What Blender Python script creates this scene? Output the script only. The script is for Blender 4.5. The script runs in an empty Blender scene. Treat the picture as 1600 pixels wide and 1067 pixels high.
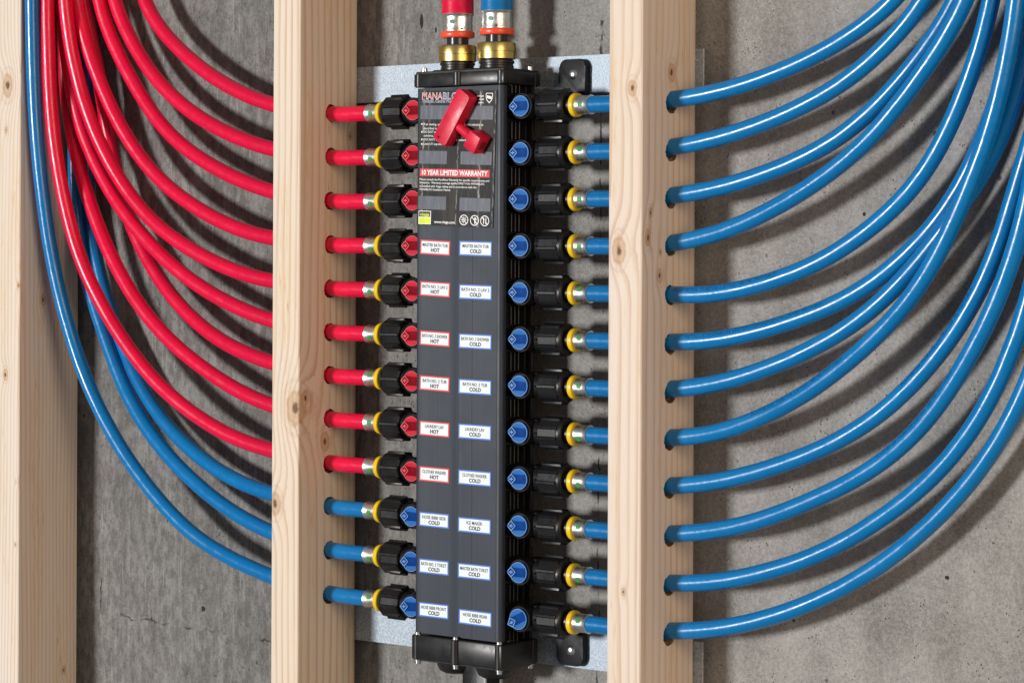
import bpy, bmesh, math, random
from mathutils import Vector, Matrix, Euler

random.seed(7)
SC = bpy.context.scene
COL = SC.collection
MM = 0.001

# ------------------------------------------------------------------ camera, light, exposure
cam_d = bpy.data.cameras.new('camera')
cam_d.sensor_fit = 'HORIZONTAL'; cam_d.sensor_width = 36.0
cam_d.lens = 3936.84 / 1600 * 36.0
cam_d.shift_y = -(533.5 - 393.16) / 1600
cam_d.clip_start = 0.05; cam_d.clip_end = 60
cam = bpy.data.objects.new('camera', cam_d); COL.objects.link(cam)
YAW, ROLL = 0.6557, 0.0042
cam.matrix_world = (Matrix.Translation((2.192675, -1.897847, 0.0)) @ Matrix.Rotation(YAW, 4, 'Z')
                    @ Matrix.Rotation(math.pi / 2, 4, 'X') @ Matrix.Rotation(ROLL, 4, 'Z'))
SC.camera = cam

w = bpy.data.worlds.new('World'); SC.world = w; w.use_nodes = True
w.node_tree.nodes['Background'].inputs[0].default_value = (0.95, 0.97, 1.0, 1)
w.node_tree.nodes['Background'].inputs[1].default_value = 0.15

def area(name, loc, target, sx, sy, power, color):
    d = bpy.data.lights.new(name, 'AREA'); d.shape = 'RECTANGLE'; d.size = sx; d.size_y = sy
    d.energy = power; d.color = color
    o = bpy.data.objects.new(name, d); COL.objects.link(o); o.location = loc
    o.rotation_euler = (Vector(target) - Vector(loc)).to_track_quat('-Z', 'Y').to_euler()
    return o
area('key_flash', (-1.36, -6.0, 0.12), (0.46, 0.0, -0.03), 0.80, 0.80, 392, (1.0, 0.985, 0.96))
area('side_softbox', (3.55, -1.45, 0.5), (0.6, 0.05, -0.1), 1.3, 1.6, 43, (1.0, 0.72, 0.48))

vs = SC.view_settings
vs.view_transform = 'Standard'; vs.look = 'None'; vs.exposure = 0.0; vs.gamma = 1.0; vs.use_curve_mapping = False
SC.cycles.max_bounces = 6; SC.cycles.use_denoising = True

# ------------------------------------------------------------------ node helpers
class NT:
    def __init__(s, name):
        s.mat = bpy.data.materials.new(name); s.mat.use_nodes = True
        s.t = s.mat.node_tree; s.b = s.t.nodes['Principled BSDF']
        s._oc = None
    def node(s, typ, **kw):
        n = s.t.nodes.new(typ)
        for k, v in kw.items(): setattr(n, k, v)
        return n
    def link(s, a, b): s.t.links.new(a, b)
    def put(s, sock, v):
        if hasattr(v, 'node'): s.link(v, sock)
        else:
            if sock.type == 'RGBA' and len(v) == 3: v = (*v, 1)
            sock.default_value = v
    def oc(s):
        if s._oc is None: s._oc = s.node('ShaderNodeTexCoord').outputs['Object']
        return s._oc
    def m(s, op, a, b=None, c=None, clamp=False):
        n = s.node('ShaderNodeMath', operation=op, use_clamp=clamp)
        s.put(n.inputs[0], a)
        if b is not None: s.put(n.inputs[1], b)
        if c is not None: s.put(n.inputs[2], c)
        return n.outputs[0]
    def scale(s, v, sc, off=(0, 0, 0)):
        n = s.node('ShaderNodeMapping'); s.link(v, n.inputs[0])
        n.inputs['Location'].default_value = off; n.inputs['Scale'].default_value = sc
        return n.outputs[0]
    def noise(s, v, scale, detail=3, rough=0.55, dist=0.0):
        n = s.node('ShaderNodeTexNoise'); s.link(v, n.inputs['Vector'])
        n.inputs['Scale'].default_value = scale; n.inputs['Detail'].default_value = detail
        n.inputs['Roughness'].default_value = rough; n.inputs['Distortion'].default_value = dist
        return n.outputs[0]
    def voro(s, v, scale, feature='F1', out='Distance'):
        n = s.node('ShaderNodeTexVoronoi', feature=feature); s.link(v, n.inputs['Vector'])
        n.inputs['Scale'].default_value = scale
        return n.outputs[out]
    def sep(s, v):
        n = s.node('ShaderNodeSeparateXYZ'); s.link(v, n.inputs[0]); return n.outputs
    def smooth(s, v, a, b, lo=0.0, hi=1.0):
        n = s.node('ShaderNodeMapRange', interpolation_type='SMOOTHSTEP'); s.put(n.inputs[0], v)
        for i, x in enumerate((a, b, lo, hi)): n.inputs[i + 1].default_value = x
        return n.outputs[0]
    def ramp(s, f, stops):
        n = s.node('ShaderNodeValToRGB'); s.put(n.inputs[0], f); e = n.color_ramp.elements
        while len(e) < len(stops): e.new(0.5)
        for el, (p, c) in zip(e, stops): el.position = p; el.color = (*c, 1)
        return n.outputs[0]
    def mix(s, f, a, b, mode='MIX'):
        n = s.node('ShaderNodeMix', data_type='RGBA', blend_type=mode)
        s.put(n.inputs[0], f); s.put(n.inputs[6], a); s.put(n.inputs[7], b); return n.outputs[2]
    def bump(s, h, dist, strength=1.0):
        n = s.node('ShaderNodeBump'); s.put(n.inputs['Height'], h)
        n.inputs['Distance'].default_value = dist; n.inputs['Strength'].default_value = strength
        s.link(n.outputs[0], s.b.inputs['Normal'])
    def done(s, color=None, rough=None, metal=None, spec=None):
        for k, v in (('Base Color', color), ('Roughness', rough), ('Metallic', metal), ('Specular IOR Level', spec)):
            if v is not None: s.put(s.b.inputs[k], v)
        return s.mat

def plain(name, color, rough=0.4, metal=0.0, spec=0.5, var=0.12, scale=60, bump=0.0, bscale=400, coat=0.0):
    n = NT(name); v = n.oc()
    f = n.noise(v, scale, 4)
    c = n.mix(n.smooth(f, 0.3, 0.7), tuple(x * (1 - var) for x in color), tuple(min(1, x * (1 + var)) for x in color))
    r = n.smooth(n.noise(v, scale * 1.7, 3), 0.3, 0.7, max(0.03, rough * 0.85), min(1, rough * 1.15))
    if bump: n.bump(n.noise(v, bscale, 3), bump)
    if coat: n.b.inputs['Coat Weight'].default_value = coat; n.b.inputs['Coat Roughness'].default_value = 0.08
    return n.done(c, r, metal, spec)

M = {}
def tube_mat(name, col, dark, r0, r1):
    n = NT(name); v = n.oc()
    c = n.mix(n.smooth(n.noise(v, 14, 4), 0.3, 0.75), dark, col)
    sp = n.smooth(n.voro(v, 95), 0.03, 0.055)              # dust and scuffs stuck to the plastic
    gate = n.smooth(n.noise(v, 37, 2), 0.60, 0.66)
    c = n.mix(n.m('MULTIPLY', n.m('SUBTRACT', 1, sp), n.m('MULTIPLY', gate, 0.55)), c, (0.75, 0.8, 0.85))
    r = n.smooth(n.noise(v, 90, 4), 0.3, 0.7, r0, r1)
    n.bump(n.noise(v, 45, 4), 0.0004)
    return n.done(c, r, 0.0, 0.5)
M['red_tube'] = tube_mat('red_tube', (0.78, 0.003, 0.056), (0.70, 0.002, 0.046), 0.24, 0.36)
M['blue_tube'] = tube_mat('blue_tube', (0.001, 0.180, 0.47), (0.001, 0.158, 0.425), 0.20, 0.33)
M['black'] = plain('black_plastic', (0.008, 0.008, 0.0095), 0.36, spec=0.38, bump=0.0001, bscale=700)
M['matte'] = plain('matte_black', (0.011, 0.012, 0.015), 0.5, spec=0.3, bump=0.0001)
M['housing'] = plain('housing_black', (0.007, 0.007, 0.008), 0.5, spec=0.2)
M['cap'] = plain('cap_plastic', (0.013, 0.0128, 0.0135), 0.36, spec=0.4)
M['rail'] = plain('rail_plastic', (0.013, 0.013, 0.014), 0.30)
M['knob_blue'] = plain('knob_blue', (0.001, 0.045, 0.24), 0.18, spec=0.3)
M['knob_blue_frost'] = plain('knob_blue_frosted', (0.015, 0.135, 0.44), 0.6, spec=0.25, bump=0.00015, bscale=900)
M['knob_blue_pale'] = plain('knob_blue_edge', (0.13, 0.33, 0.72), 0.45)
M['knob_red'] = plain('knob_red', (0.22, 0.001, 0.008), 0.18, spec=0.3)
M['knob_red_frost'] = plain('knob_red_frosted', (0.58, 0.008, 0.032), 0.6, spec=0.25, bump=0.00015, bscale=900)
M['knob_red_pale'] = plain('knob_red_edge', (0.80, 0.08, 0.11), 0.45)
M['key_red'] = plain('key_red', (0.62, 0.006, 0.040), 0.42, bump=0.00012, bscale=500)
M['yellow'] = plain('yellow_collar', (0.88, 0.58, 0.012), 0.32)
M['orange'] = plain('orange_collar', (0.86, 0.085, 0.030), 0.35)
M['steel'] = plain('stainless', (0.78, 0.79, 0.77), 0.34, 1.0, scale=150, bump=0.0003, bscale=120)
M['zinc'] = plain('zinc_screw', (0.60, 0.63, 0.66), 0.30, 1.0)
M['green_ink'] = plain('green_ink', (0.06, 0.30, 0.07), 0.4)
M['green_dot'] = plain('green_dot', (0.01, 0.17, 0.07), 0.4)
M['insert'] = plain('dark_insert', (0.02, 0.024, 0.034), 0.22)
M['white'] = plain('label_white', (0.74, 0.81, 0.84), 0.5, var=0.03)
M['label_red'] = plain('label_red', (0.72, 0.045, 0.065), 0.5)
M['label_blue'] = plain('label_blue', (0.045, 0.16, 0.58), 0.5)
M['ink'] = plain('ink_black', (0.010, 0.012, 0.02), 0.5)
M['ink_white'] = plain('ink_white', (0.85, 0.86, 0.86), 0.5, var=0.05)
M['ink_red'] = plain('ink_red', (0.62, 0.02, 0.03), 0.45)
M['ink_blue'] = plain('ink_blue', (0.015, 0.06, 0.34), 0.45)
M['lime'] = plain('lime', (0.66, 0.78, 0.015), 0.45)
M['tube_ink'] = plain('tube_print', (0.001, 0.035, 0.14), 0.3)
M['hole_dark'] = plain('raw_hole', (0.40, 0.25, 0.14), 0.9, bump=0.002, bscale=300, var=0.5, scale=200)

def brass():
    n = NT('brass'); v = n.oc()
    c = n.mix(n.smooth(n.noise(v, 130, 4), 0.3, 0.7), (0.58, 0.43, 0.13), (0.74, 0.60, 0.24))
    return n.done(c, 0.33, 1.0)
M['brass'] = brass()

def galv():
    n = NT('galvanised_steel'); v = n.oc()
    vc = n.node('ShaderNodeTexVoronoi'); n.link(v, vc.inputs['Vector']); vc.inputs['Scale'].default_value = 620
    g = n.node('ShaderNodeRGBToBW'); n.link(vc.outputs['Color'], g.inputs[0])
    f = n.m('ADD', n.m('MULTIPLY', g.outputs[0], 0.6), n.m('MULTIPLY', n.noise(v, 500, 2), 0.4))
    c = n.mix(n.smooth(f, 0.25, 0.75), (0.30, 0.36, 0.43), (0.50, 0.57, 0.635))
    n.bump(f, 0.0006)
    return n.done(c, n.smooth(f, 0.2, 0.8, 0.50, 0.66), 0.65)
M['galv'] = galv()

def cover_mat():
    n = NT('cover_plastic'); v = n.oc(); x, y, z = n.sep(v)
    lines = n.noise(n.scale(v, (900, 1, 3)), 1.0, 3)
    c = n.mix(n.smooth(lines, 0.35, 0.75), (0.016, 0.0235, 0.038), (0.022, 0.031, 0.049))
    blot = n.noise(v, 30, 4)
    c = n.mix(n.smooth(blot, 0.45, 0.8, 0, 0.35), c, (0.028, 0.039, 0.059))
    n.bump(lines, 0.00006)
    return n.done(c, n.smooth(blot, 0.3, 0.7, 0.46, 0.54), 0.0, 0.38)
M['cover'] = cover_mat()

def sticker_mat():
    n = NT('creased_black_sticker'); v = n.oc(); x, y, z = n.sep(v)
    wob = n.m('MULTIPLY', n.m('SUBTRACT', n.noise(v, 90, 4), 0.5), 0.004)
    xx = n.m('ADD', x, wob); tot = None
    for x0, wd, k in ((-0.0425, 0.0009, 0.75), (-0.0355, 0.0007, 0.35), (0.0015, 0.0007, 0.5), (0.0285, 0.0012, 0.85), (0.0465, 0.0006, 0.5)):
        l = n.m('MULTIPLY', n.smooth(n.m('ABSOLUTE', n.m('SUBTRACT', xx, x0)), wd * 2, 0.0), k)
        tot = l if tot is None else n.m('MAXIMUM', tot, l)
    tot = n.m('MULTIPLY', tot, n.smooth(n.noise(n.scale(v, (400, 1, 120)), 1.0, 3), 0.42, 0.60))
    blot = n.noise(n.scale(v, (60, 1, 14)), 1.0, 5)
    c = n.mix(n.smooth(blot, 0.40, 0.75), (0.008, 0.008, 0.009), (0.032, 0.027, 0.023))
    c = n.mix(tot, c, (0.42, 0.42, 0.40))
    n.bump(n.noise(n.scale(v, (120, 1, 25)), 1.0, 4), 0.0006)
    return n.done(c, 0.55, 0.0, 0.3)
M['sticker'] = sticker_mat()
def patch_mat():
    n = NT('grey_patch'); v = n.oc()
    f = n.noise(n.scale(v, (260, 1, 40)), 1.0, 4)
    c = n.mix(n.smooth(f, 0.35, 0.75), (0.060, 0.072, 0.095), (0.115, 0.130, 0.160))
    return n.done(c, 0.42, 0.0, 0.5)
M['patch'] = patch_mat()

def wood(name, pith, freq, light, dark, knots, seed, resin=()):
    """solid softwood: rings about a pith line, bent round each knot (x, y, z, radius) in metres"""
    n = NT(name); v = n.oc(); x, y, z = n.sep(v)
    vs_ = n.scale(v, (7, 7, 1.1), (seed, seed * 1.7, seed * 0.3))
    wob = n.m('SUBTRACT', n.noise(vs_, 1.0, 3), 0.5)
    dx = n.m('SUBTRACT', x, pith[0]); dy = n.m('SUBTRACT', y, pith[1])
    r = n.m('SQRT', n.m('ADD', n.m('MULTIPLY', dx, dx), n.m('MULTIPLY', dy, dy)))
    r = n.m('ADD', r, n.m('MULTIPLY', wob, 0.020))
    kd = None
    for (kx, ky, kz, kr) in knots:
        vv = n.scale(v, (1, 1, 0.62), (-kx, -ky, -kz * 0.62))
        ln = n.node('ShaderNodeVectorMath', operation='LENGTH'); n.link(vv, ln.inputs[0])
        d = n.m('DIVIDE', ln.outputs['Value'], kr)
        d = n.m('ADD', d, n.m('MULTIPLY', n.m('SUBTRACT', n.noise(v, 160, 3), 0.5), 0.5))
        r = n.m('ADD', r, n.m('MULTIPLY', n.m('EXPONENT', n.m('MULTIPLY', n.m('MULTIPLY', d, d), -0.30)), kr * 1.15))
        kd = d if kd is None else n.m('MINIMUM', kd, d)
    ph = n.m('FRACT', n.m('MULTIPLY', r, freq))
    late = n.m('MULTIPLY', n.smooth(ph, 0.45, 0.93), n.smooth(ph, 1.0, 0.94))
    band = n.noise(n.scale(v, (2, 2, 0.2), (seed, 0, 0)), 30, 2)
    fine = n.noise(n.scale(v, (1, 1, 0.03), (0, seed, 0)), 900, 3)
    fleck = n.noise(n.scale(v, (1, 1, 0.10), (seed, 0, 0)), 420, 2)
    late = n.m('MULTIPLY', late, n.smooth(band, 0.25, 0.75, 0.45, 1.0))
    c = n.mix(late, light, dark)
    c = n.mix(n.smooth(fine, 0.35, 0.75, 0.0, 0.22), c, tuple(a * 0.80 for a in light))
    rough_band = n.smooth(n.noise(n.scale(v, (1, 1, 0.06), (0, 0, seed)), 55, 3), 0.50, 0.64)
    c = n.mix(n.m('MULTIPLY', rough_band, n.smooth(fleck, 0.42, 0.66, 0.10, 0.75)), c, (light[0] * 0.93, light[1] * 0.76, light[2] * 0.50))
    c = n.mix(n.m('MULTIPLY', rough_band, n.smooth(fleck, 0.62, 0.74, 0.0, 0.55)), c, tuple(a * 0.55 for a in dark))
    tone = n.noise(n.scale(v, (5, 5, 1.2), (0, 0, seed)), 1.0, 3)
    c = n.mix(n.smooth(tone, 0.35, 0.7, 0, 0.35), c, (light[0] * 0.92, light[1] * 0.84, light[2] * 0.72))
    if kd is not None:
        rings = n.m('MULTIPLY', n.smooth(n.m('SINE', n.m('MULTIPLY', kd, 11.0)), -0.2, 1.0), n.smooth(kd, 1.9, 0.5))
        c = n.mix(n.m('MULTIPLY', rings, 0.40), c, (0.40, 0.20, 0.075))
        c = n.mix(n.smooth(kd, 1.25, 0.35, 0, 0.55), c, (0.46, 0.255, 0.10))
        c = n.mix(n.smooth(kd, 0.42, 0.12, 0, 0.85), c, (0.09, 0.040, 0.016))
    n.bump(n.m('ADD', n.m('MULTIPLY', fine, 0.6), n.m('MULTIPLY', late, -0.5)), 0.0005)
    return n.done(c, 0.62, 0.0, 0.3)

def concrete():
    n = NT('concrete'); v = n.oc(); x, y, z = n.sep(v)
    edge = n.m('ADD', x, n.m('MULTIPLY', n.m('SUBTRACT', n.noise(v, 9, 3), 0.5), 0.10))
    right = n.smooth(edge, 0.40, 0.80)
    streak = n.noise(n.scale(v, (60, 1, 7)), 1.0, 5, 0.62)
    streak2 = n.noise(n.scale(v, (170, 1, 16), (3, 0, 1)), 1.0, 4, 0.6)
    blotch = n.noise(v, 10, 5, 0.6)
    grain = n.noise(v, 330, 4, 0.65)
    sand = n.noise(v, 900, 2, 0.6)
    mott = n.noise(n.scale(v, (1, 1, 0.5)), 130, 9, 0.78)
    cl = n.mix(n.smooth(mott, 0.42, 0.58), (0.155, 0.149, 0.141), (0.255, 0.249, 0.239))
    smear = n.noise(n.scale(v, (34, 1, 8)), 1.0, 6, 0.66)
    cl = n.mix(n.smooth(smear, 0.50, 0.70, 0.0, 0.60), cl, (0.105, 0.099, 0.092))
    cl = n.mix(n.smooth(n.noise(n.scale(v, (300, 1, 15), (2, 0, 5)), 1.0, 4), 0.59, 0.68, 0.0, 0.55), cl, (0.37, 0.365, 0.352))
    cl = n.mix(n.smooth(streak, 0.54, 0.68, 0.0, 0.55), cl, (0.33, 0.325, 0.312))
    cl = n.mix(n.smooth(blotch, 0.42, 0.66, 0.0, 0.40), cl, (0.130, 0.124, 0.116))
    g = n.m('ADD', n.m('ADD', n.m('MULTIPLY', blotch, 0.40), n.m('MULTIPLY', n.noise(n.scale(v, (30, 1, 5)), 1.0, 3), 0.20)),
            n.m('ADD', n.m('MULTIPLY', grain, 0.22), n.m('MULTIPLY', sand, 0.18)))
    cr = n.ramp(g, [(0.38, (0.160, 0.153, 0.144)), (0.50, (0.258, 0.250, 0.240)), (0.62, (0.340, 0.333, 0.323))])
    c = n.mix(right, cl, cr)
    spk = n.node('ShaderNodeMix', data_type='FLOAT'); n.link(right, spk.inputs[0])
    n.link(n.smooth(n.m('ADD', n.m('MULTIPLY', grain, 0.6), n.m('MULTIPLY', sand, 0.4)), 0.36, 0.64, 0.85, 1.20), spk.inputs[2])
    n.link(n.smooth(n.m('ADD', n.m('MULTIPLY', grain, 0.5), n.m('MULTIPLY', sand, 0.5)), 0.36, 0.64, 0.95, 1.20), spk.inputs[3])
    c = n.mix(1.0, c, spk.outputs[0], 'MULTIPLY')
    # aggregate pocks
    pit = n.smooth(n.voro(n.scale(v, (1.0, 1, 0.75)), 330), 0.26, 0.12)
    pit = n.m('MULTIPLY', pit, n.smooth(n.noise(v, 40, 3), 0.50, 0.60))
    pit = n.m('MULTIPLY', pit, n.smooth(n.noise(v, 120, 1), 0.45, 0.55))
    big = n.m('MULTIPLY', n.smooth(n.voro(v, 34), 0.085, 0.05), n.smooth(n.noise(v, 13, 2), 0.56, 0.60))
    pit = n.m('MAXIMUM', pit, big)
    # hairline cracks: (x0, z0, slope, x from, x to, width)
    jig = n.m('MULTIPLY', n.m('SUBTRACT', n.noise(v, 45, 5, 0.7), 0.5), 0.030)
    crack = None
    for (z0, sl, xa, xb, wd) in ((-0.408, -0.045, 0.06, 0.36, 0.0011),):
        d = n.m('ABSOLUTE', n.m('SUBTRACT', n.m('ADD', z, jig), n.m('ADD', z0, n.m('MULTIPLY', x, sl))))
        k = n.m('MULTIPLY', n.smooth(d, wd, wd * 0.3), n.m('MULTIPLY', n.m('GREATER_THAN', x, xa), n.m('LESS_THAN', x, xb)))
        crack = n.m('MULTIPLY', k, n.smooth(n.noise(v, 33, 2), 0.46, 0.58, 0.0, 0.8))
    for (x0, za, zb, wd) in ((0.0675, -0.415, -0.375, 0.0009), (0.767, 0.17, 0.225, 0.0022), (0.766, 0.0, 0.16, 0.0012), (0.765, -0.50, -0.20, 0.0010)):
        d = n.m('ABSOLUTE', n.m('SUBTRACT', n.m('ADD', x, n.m('MULTIPLY', jig, 0.35)), x0))
        k = n.m('MULTIPLY', n.smooth(d, wd, wd * 0.3), n.m('MULTIPLY', n.m('GREATER_THAN', z, za), n.m('LESS_THAN', z, zb)))
        k = n.m('MULTIPLY', k, n.smooth(n.noise(n.scale(v, (1, 1, 1), (4, 0, 2)), 55, 3), 0.44, 0.58, 0.15, 0.9))
        crack = n.m('MAXIMUM', crack, k)
    # deep voids in the cast face: (x, z, half width, half height)
    void = None
    for (x0, z0, a, b) in ((0.539, 0.236, 0.0022, 0.0075), (1.0583, 0.035, 0.0016, 0.0018), (1.143, -0.2855, 0.0022, 0.0018), (0.558, 0.226, 0.0012, 0.003), (0.23, -0.395, 0.003, 0.003)):
        q = n.m('ADD', n.m('POWER', n.m('DIVIDE', n.m('SUBTRACT', x, x0), a), 2.0), n.m('POWER', n.m('DIVIDE', n.m('SUBTRACT', z, z0), b), 2.0))
        q = n.smooth(n.m('ADD', q, n.m('MULTIPLY', n.m('SUBTRACT', n.noise(v, 500, 2), 0.5), 1.6)), 1.1, 0.7)
        void = q if void is None else n.m('MAXIMUM', void, q)
    dk = n.m('MAXIMUM', n.m('MULTIPLY', pit, 0.75), n.m('MAXIMUM', crack, void))
    c = n.mix(dk, c, (0.030, 0.026, 0.023))
    hl = n.m('ADD', n.m('ADD', n.m('MULTIPLY', streak2, 0.35), n.m('MULTIPLY', grain, 0.9)), n.m('MULTIPLY', mott, 1.0))
    hr = n.m('ADD', n.m('MULTIPLY', grain, 0.35), n.m('MULTIPLY', sand, 0.12))
    h = n.node('ShaderNodeMix', data_type='FLOAT'); n.link(right, h.inputs[0]); n.link(hl, h.inputs[2]); n.link(hr, h.inputs[3])
    h2 = n.m('SUBTRACT', h.outputs[0], n.m('MULTIPLY', dk, 0.8))
    n.bump(h2, 0.0017)
    return n.done(c, 0.82, 0.0, 0.3)
M['concrete'] = concrete()

# ------------------------------------------------------------------ mesh helpers (all sizes in mm)
def mesh_from(bm, name, smooth=35):
    bmesh.ops.recalc_face_normals(bm, faces=bm.faces)
    me = bpy.data.meshes.new(name); bm.to_mesh(me); bm.free()
    me.transform(Matrix.Scale(MM, 4))
    if smooth:
        me.shade_smooth(); me.set_sharp_from_angle(angle=math.radians(smooth))
    return me
def link(name, me, mat, parent=None, loc=(0, 0, 0), rot=(0, 0, 0)):
    """loc in mm relative to the parent"""
    if mat is not None and not me.materials: me.materials.append(mat)
    o = bpy.data.objects.new(name, me); COL.objects.link(o)
    o.location = Vector(loc) * MM; o.rotation_euler = rot
    if parent is not None: o.parent = parent
    return o
def empty(name, loc, label, cat, group=None):
    o = bpy.data.objects.new(name, None); COL.objects.link(o); o.location = Vector(loc) * MM
    o.empty_display_size = 0.02
    return tag(o, label, cat, group)
def tag(o, label, cat, group=None):
    o['label'] = label; o['category'] = cat
    if group: o['group'] = group
    return o
def add_box(bm, x0, x1, y0, y1, z0, z1, bevel=0.0, seg=2, only=None):
    r = bmesh.ops.create_cube(bm, size=1.0)
    vv = r['verts']
    bmesh.ops.transform(bm, verts=vv, matrix=Matrix.Translation(((x0 + x1) / 2, (y0 + y1) / 2, (z0 + z1) / 2)) @ Matrix.Diagonal((x1 - x0, y1 - y0, z1 - z0, 1)))
    if bevel:
        ed = {e for v in vv for e in v.link_edges}
        if only: ed = {e for e in ed if only(e)}
        bmesh.ops.bevel(bm, geom=list(ed), offset=bevel, segments=seg, affect='EDGES', profile=0.5)
def box(x0, x1, y0, y1, z0, z1, bevel=0.0, seg=2, only=None):
    bm = bmesh.new(); add_box(bm, x0, x1, y0, y1, z0, z1, bevel, seg, only); return bm
AX = {'X': lambda a, p, q: (a, p, q), 'Y': lambda a, p, q: (p, a, q), 'Z': lambda a, p, q: (p, q, a)}
def add_lathe(bm, prof, axis='Z', c=(0, 0, 0), seg=28, rib=None, cap=True):
    """prof: (position along axis, radius); rib(angle) scales the radius"""
    f = AX[axis]; rings = []
    for a, r in prof:
        rr = []
        for k in range(seg):
            th = 2 * math.pi * k / seg; R = r * (rib(th) if rib else 1)
            p = f(a, R * math.cos(th), R * math.sin(th))
            rr.append(bm.verts.new((p[0] + c[0], p[1] + c[1], p[2] + c[2])))
        rings.append(rr)
    for A, B in zip(rings, rings[1:]):
        for k in range(seg): bm.faces.new((A[k], A[(k + 1) % seg], B[(k + 1) % seg], B[k]))
    if cap:
        bm.faces.new(rings[0]); bm.faces.new(rings[-1][::-1])
def lathe(*a, **k):
    bm = bmesh.new(); add_lathe(bm, *a, **k); return bm
def add_prism(bm, pts, y0, y1, bevel=0.0):
    """polygon of (x, z) points extruded from y0 to y1"""
    A = [bm.verts.new((x, y0, z)) for x, z in pts]; B = [bm.verts.new((x, y1, z)) for x, z in pts]
    n = len(pts); fa = bm.faces.new(A); bm.faces.new(B[::-1])
    for k in range(n): bm.faces.new((A[k], B[k], B[(k + 1) % n], A[(k + 1) % n]))
    if bevel: bmesh.ops.bevel(bm, geom=list(fa.edges), offset=bevel, segments=2, affect='EDGES', profile=0.5)
def prism(pts, y0, y1, bevel=0.0):
    bm = bmesh.new(); add_prism(bm, pts, y0, y1, bevel); return bm
def rrect(w, h, r, n=5, cx=0, cz=0):
    out = []
    for sx, sz, a0 in ((1, 1, 0), (-1, 1, 90), (-1, -1, 180), (1, -1, 270)):
        for k in range(n + 1):
            a = math.radians(a0 + 90 * k / n)
            out.append((cx + sx * (w / 2 - r) + r * math.cos(a), cz + sz * (h / 2 - r) + r * math.sin(a)))
    return out

# lettering: flat print, one mesh for a block of words
def text_polys(body, w, h, bold=0.0):
    """vertices (x, z) centred on the origin and faces of a line of text fitted to w x h (cap height) in mm"""
    cu = bpy.data.curves.new('type', 'FONT'); cu.body = body; cu.size = 1.0; cu.resolution_u = 2; cu.offset = bold; cu.fill_mode = 'FRONT'
    ob = bpy.data.objects.new('type', cu); COL.objects.link(ob)
    dg = bpy.context.evaluated_depsgraph_get()
    me = bpy.data.meshes.new_from_object(ob.evaluated_get(dg))
    vs_ = [(v.co.x, v.co.y) for v in me.vertices]; fs = [tuple(p.vertices) for p in me.polygons]
    bpy.data.objects.remove(ob); bpy.data.curves.remove(cu); bpy.data.meshes.remove(me)
    x0 = min(a for a, b in vs_); x1 = max(a for a, b in vs_)
    sx = w / (x1 - x0); sz = h / 0.70; cx = (x0 + x1) / 2
    return [((a - cx) * sx, (b - 0.35) * sz) for a, b in vs_], fs
def lettering(lines, y=0.0):
    """lines: (text, cx, cz, width, height, bold, rot)"""
    bm = bmesh.new()
    for body, cx, cz, w_, h_, bold, rot in lines:
        P, F = text_polys(body, w_, h_, bold); ca, sa = math.cos(rot), math.sin(rot)
        vv = [bm.verts.new((cx + a * ca - b * sa, y, cz + a * sa + b * ca)) for a, b in P]
        for f in F:
            try: bm.faces.new([vv[i] for i in f])
            except ValueError: pass
    me = bpy.data.meshes.new('lettering'); bm.to_mesh(me); bm.free(); me.transform(Matrix.Scale(MM, 4))
    return me

# tubes
def catmull(P, n=4):
    P = [Vector(p) for p in P]; P = [2 * P[0] - P[1]] + P + [2 * P[-1] - P[-2]]; out = []
    for i in range(1, len(P) - 2):
        a, b, c, d = P[i - 1:i + 3]
        for k in range(n):
            t = k / n
            out.append(0.5 * ((2 * b) + (c - a) * t + (2 * a - 5 * b + 4 * c - d) * t * t + (3 * b - a - 3 * c + d) * t ** 3))
    out.append(P[-2]); return out
def frames(C):
    n = len(C); T = [(C[min(i + 1, n - 1)] - C[max(i - 1, 0)]).normalized() for i in range(n)]
    up = Vector((0, -1, 0)); N = []
    for t in T:
        u = (up - t * up.dot(t)).normalized(); N.append((u, t.cross(u)))   # u faces out from the wall
    return T, N
def sweep(P, r, o, seg=20):
    C = catmull(P); T, N = frames(C); bm = bmesh.new(); rings = []
    for c, (u, w_) in zip(C, N):
        rings.append([bm.verts.new(c - Vector(o) + (u * math.cos(2 * math.pi * k / seg) + w_ * math.sin(2 * math.pi * k / seg)) * r) for k in range(seg)])
    for A, B in zip(rings, rings[1:]):
        for k in range(seg): bm.faces.new((A[k], A[(k + 1) % seg], B[(k + 1) % seg], B[k]))
    bm.faces.new(rings[0]); bm.faces.new(rings[-1][::-1])
    return bm
def print_on_tube(P, r, o, body, s0, h, ang):
    """faint maker's print wrapped on a tube, starting s0 mm along it"""
    C = catmull(P, 8); T, N = frames(C); S = [0.0]
    for a, b in zip(C, C[1:]): S.append(S[-1] + (b - a).length)
    pv, F = text_polys(body, len(body) * h * 0.85, h, 0.0); x0 = min(a for a, b in pv); bm = bmesh.new(); vv = []
    j = 0
    for a, b in pv:
        s = min(max(s0 + (a - x0), 0), S[-1] - 1e-3)
        j = max(i for i in range(len(S) - 1) if S[i] <= s); t = (s - S[j]) / (S[j + 1] - S[j])
        c = C[j].lerp(C[j + 1], t); u = N[j][0].lerp(N[j + 1][0], t); w_ = N[j][1].lerp(N[j + 1][1], t)
        th = ang - b / r
        vv.append(bm.verts.new(c - Vector(o) + (u * math.cos(th) + w_ * math.sin(th)) * (r + 0.06)))
    for f in F:
        try: bm.faces.new([vv[i] for i in f])
        except ValueError: pass
    me = bpy.data.meshes.new('print'); bm.to_mesh(me); bm.free(); me.transform(Matrix.Scale(MM, 4)); return me

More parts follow.
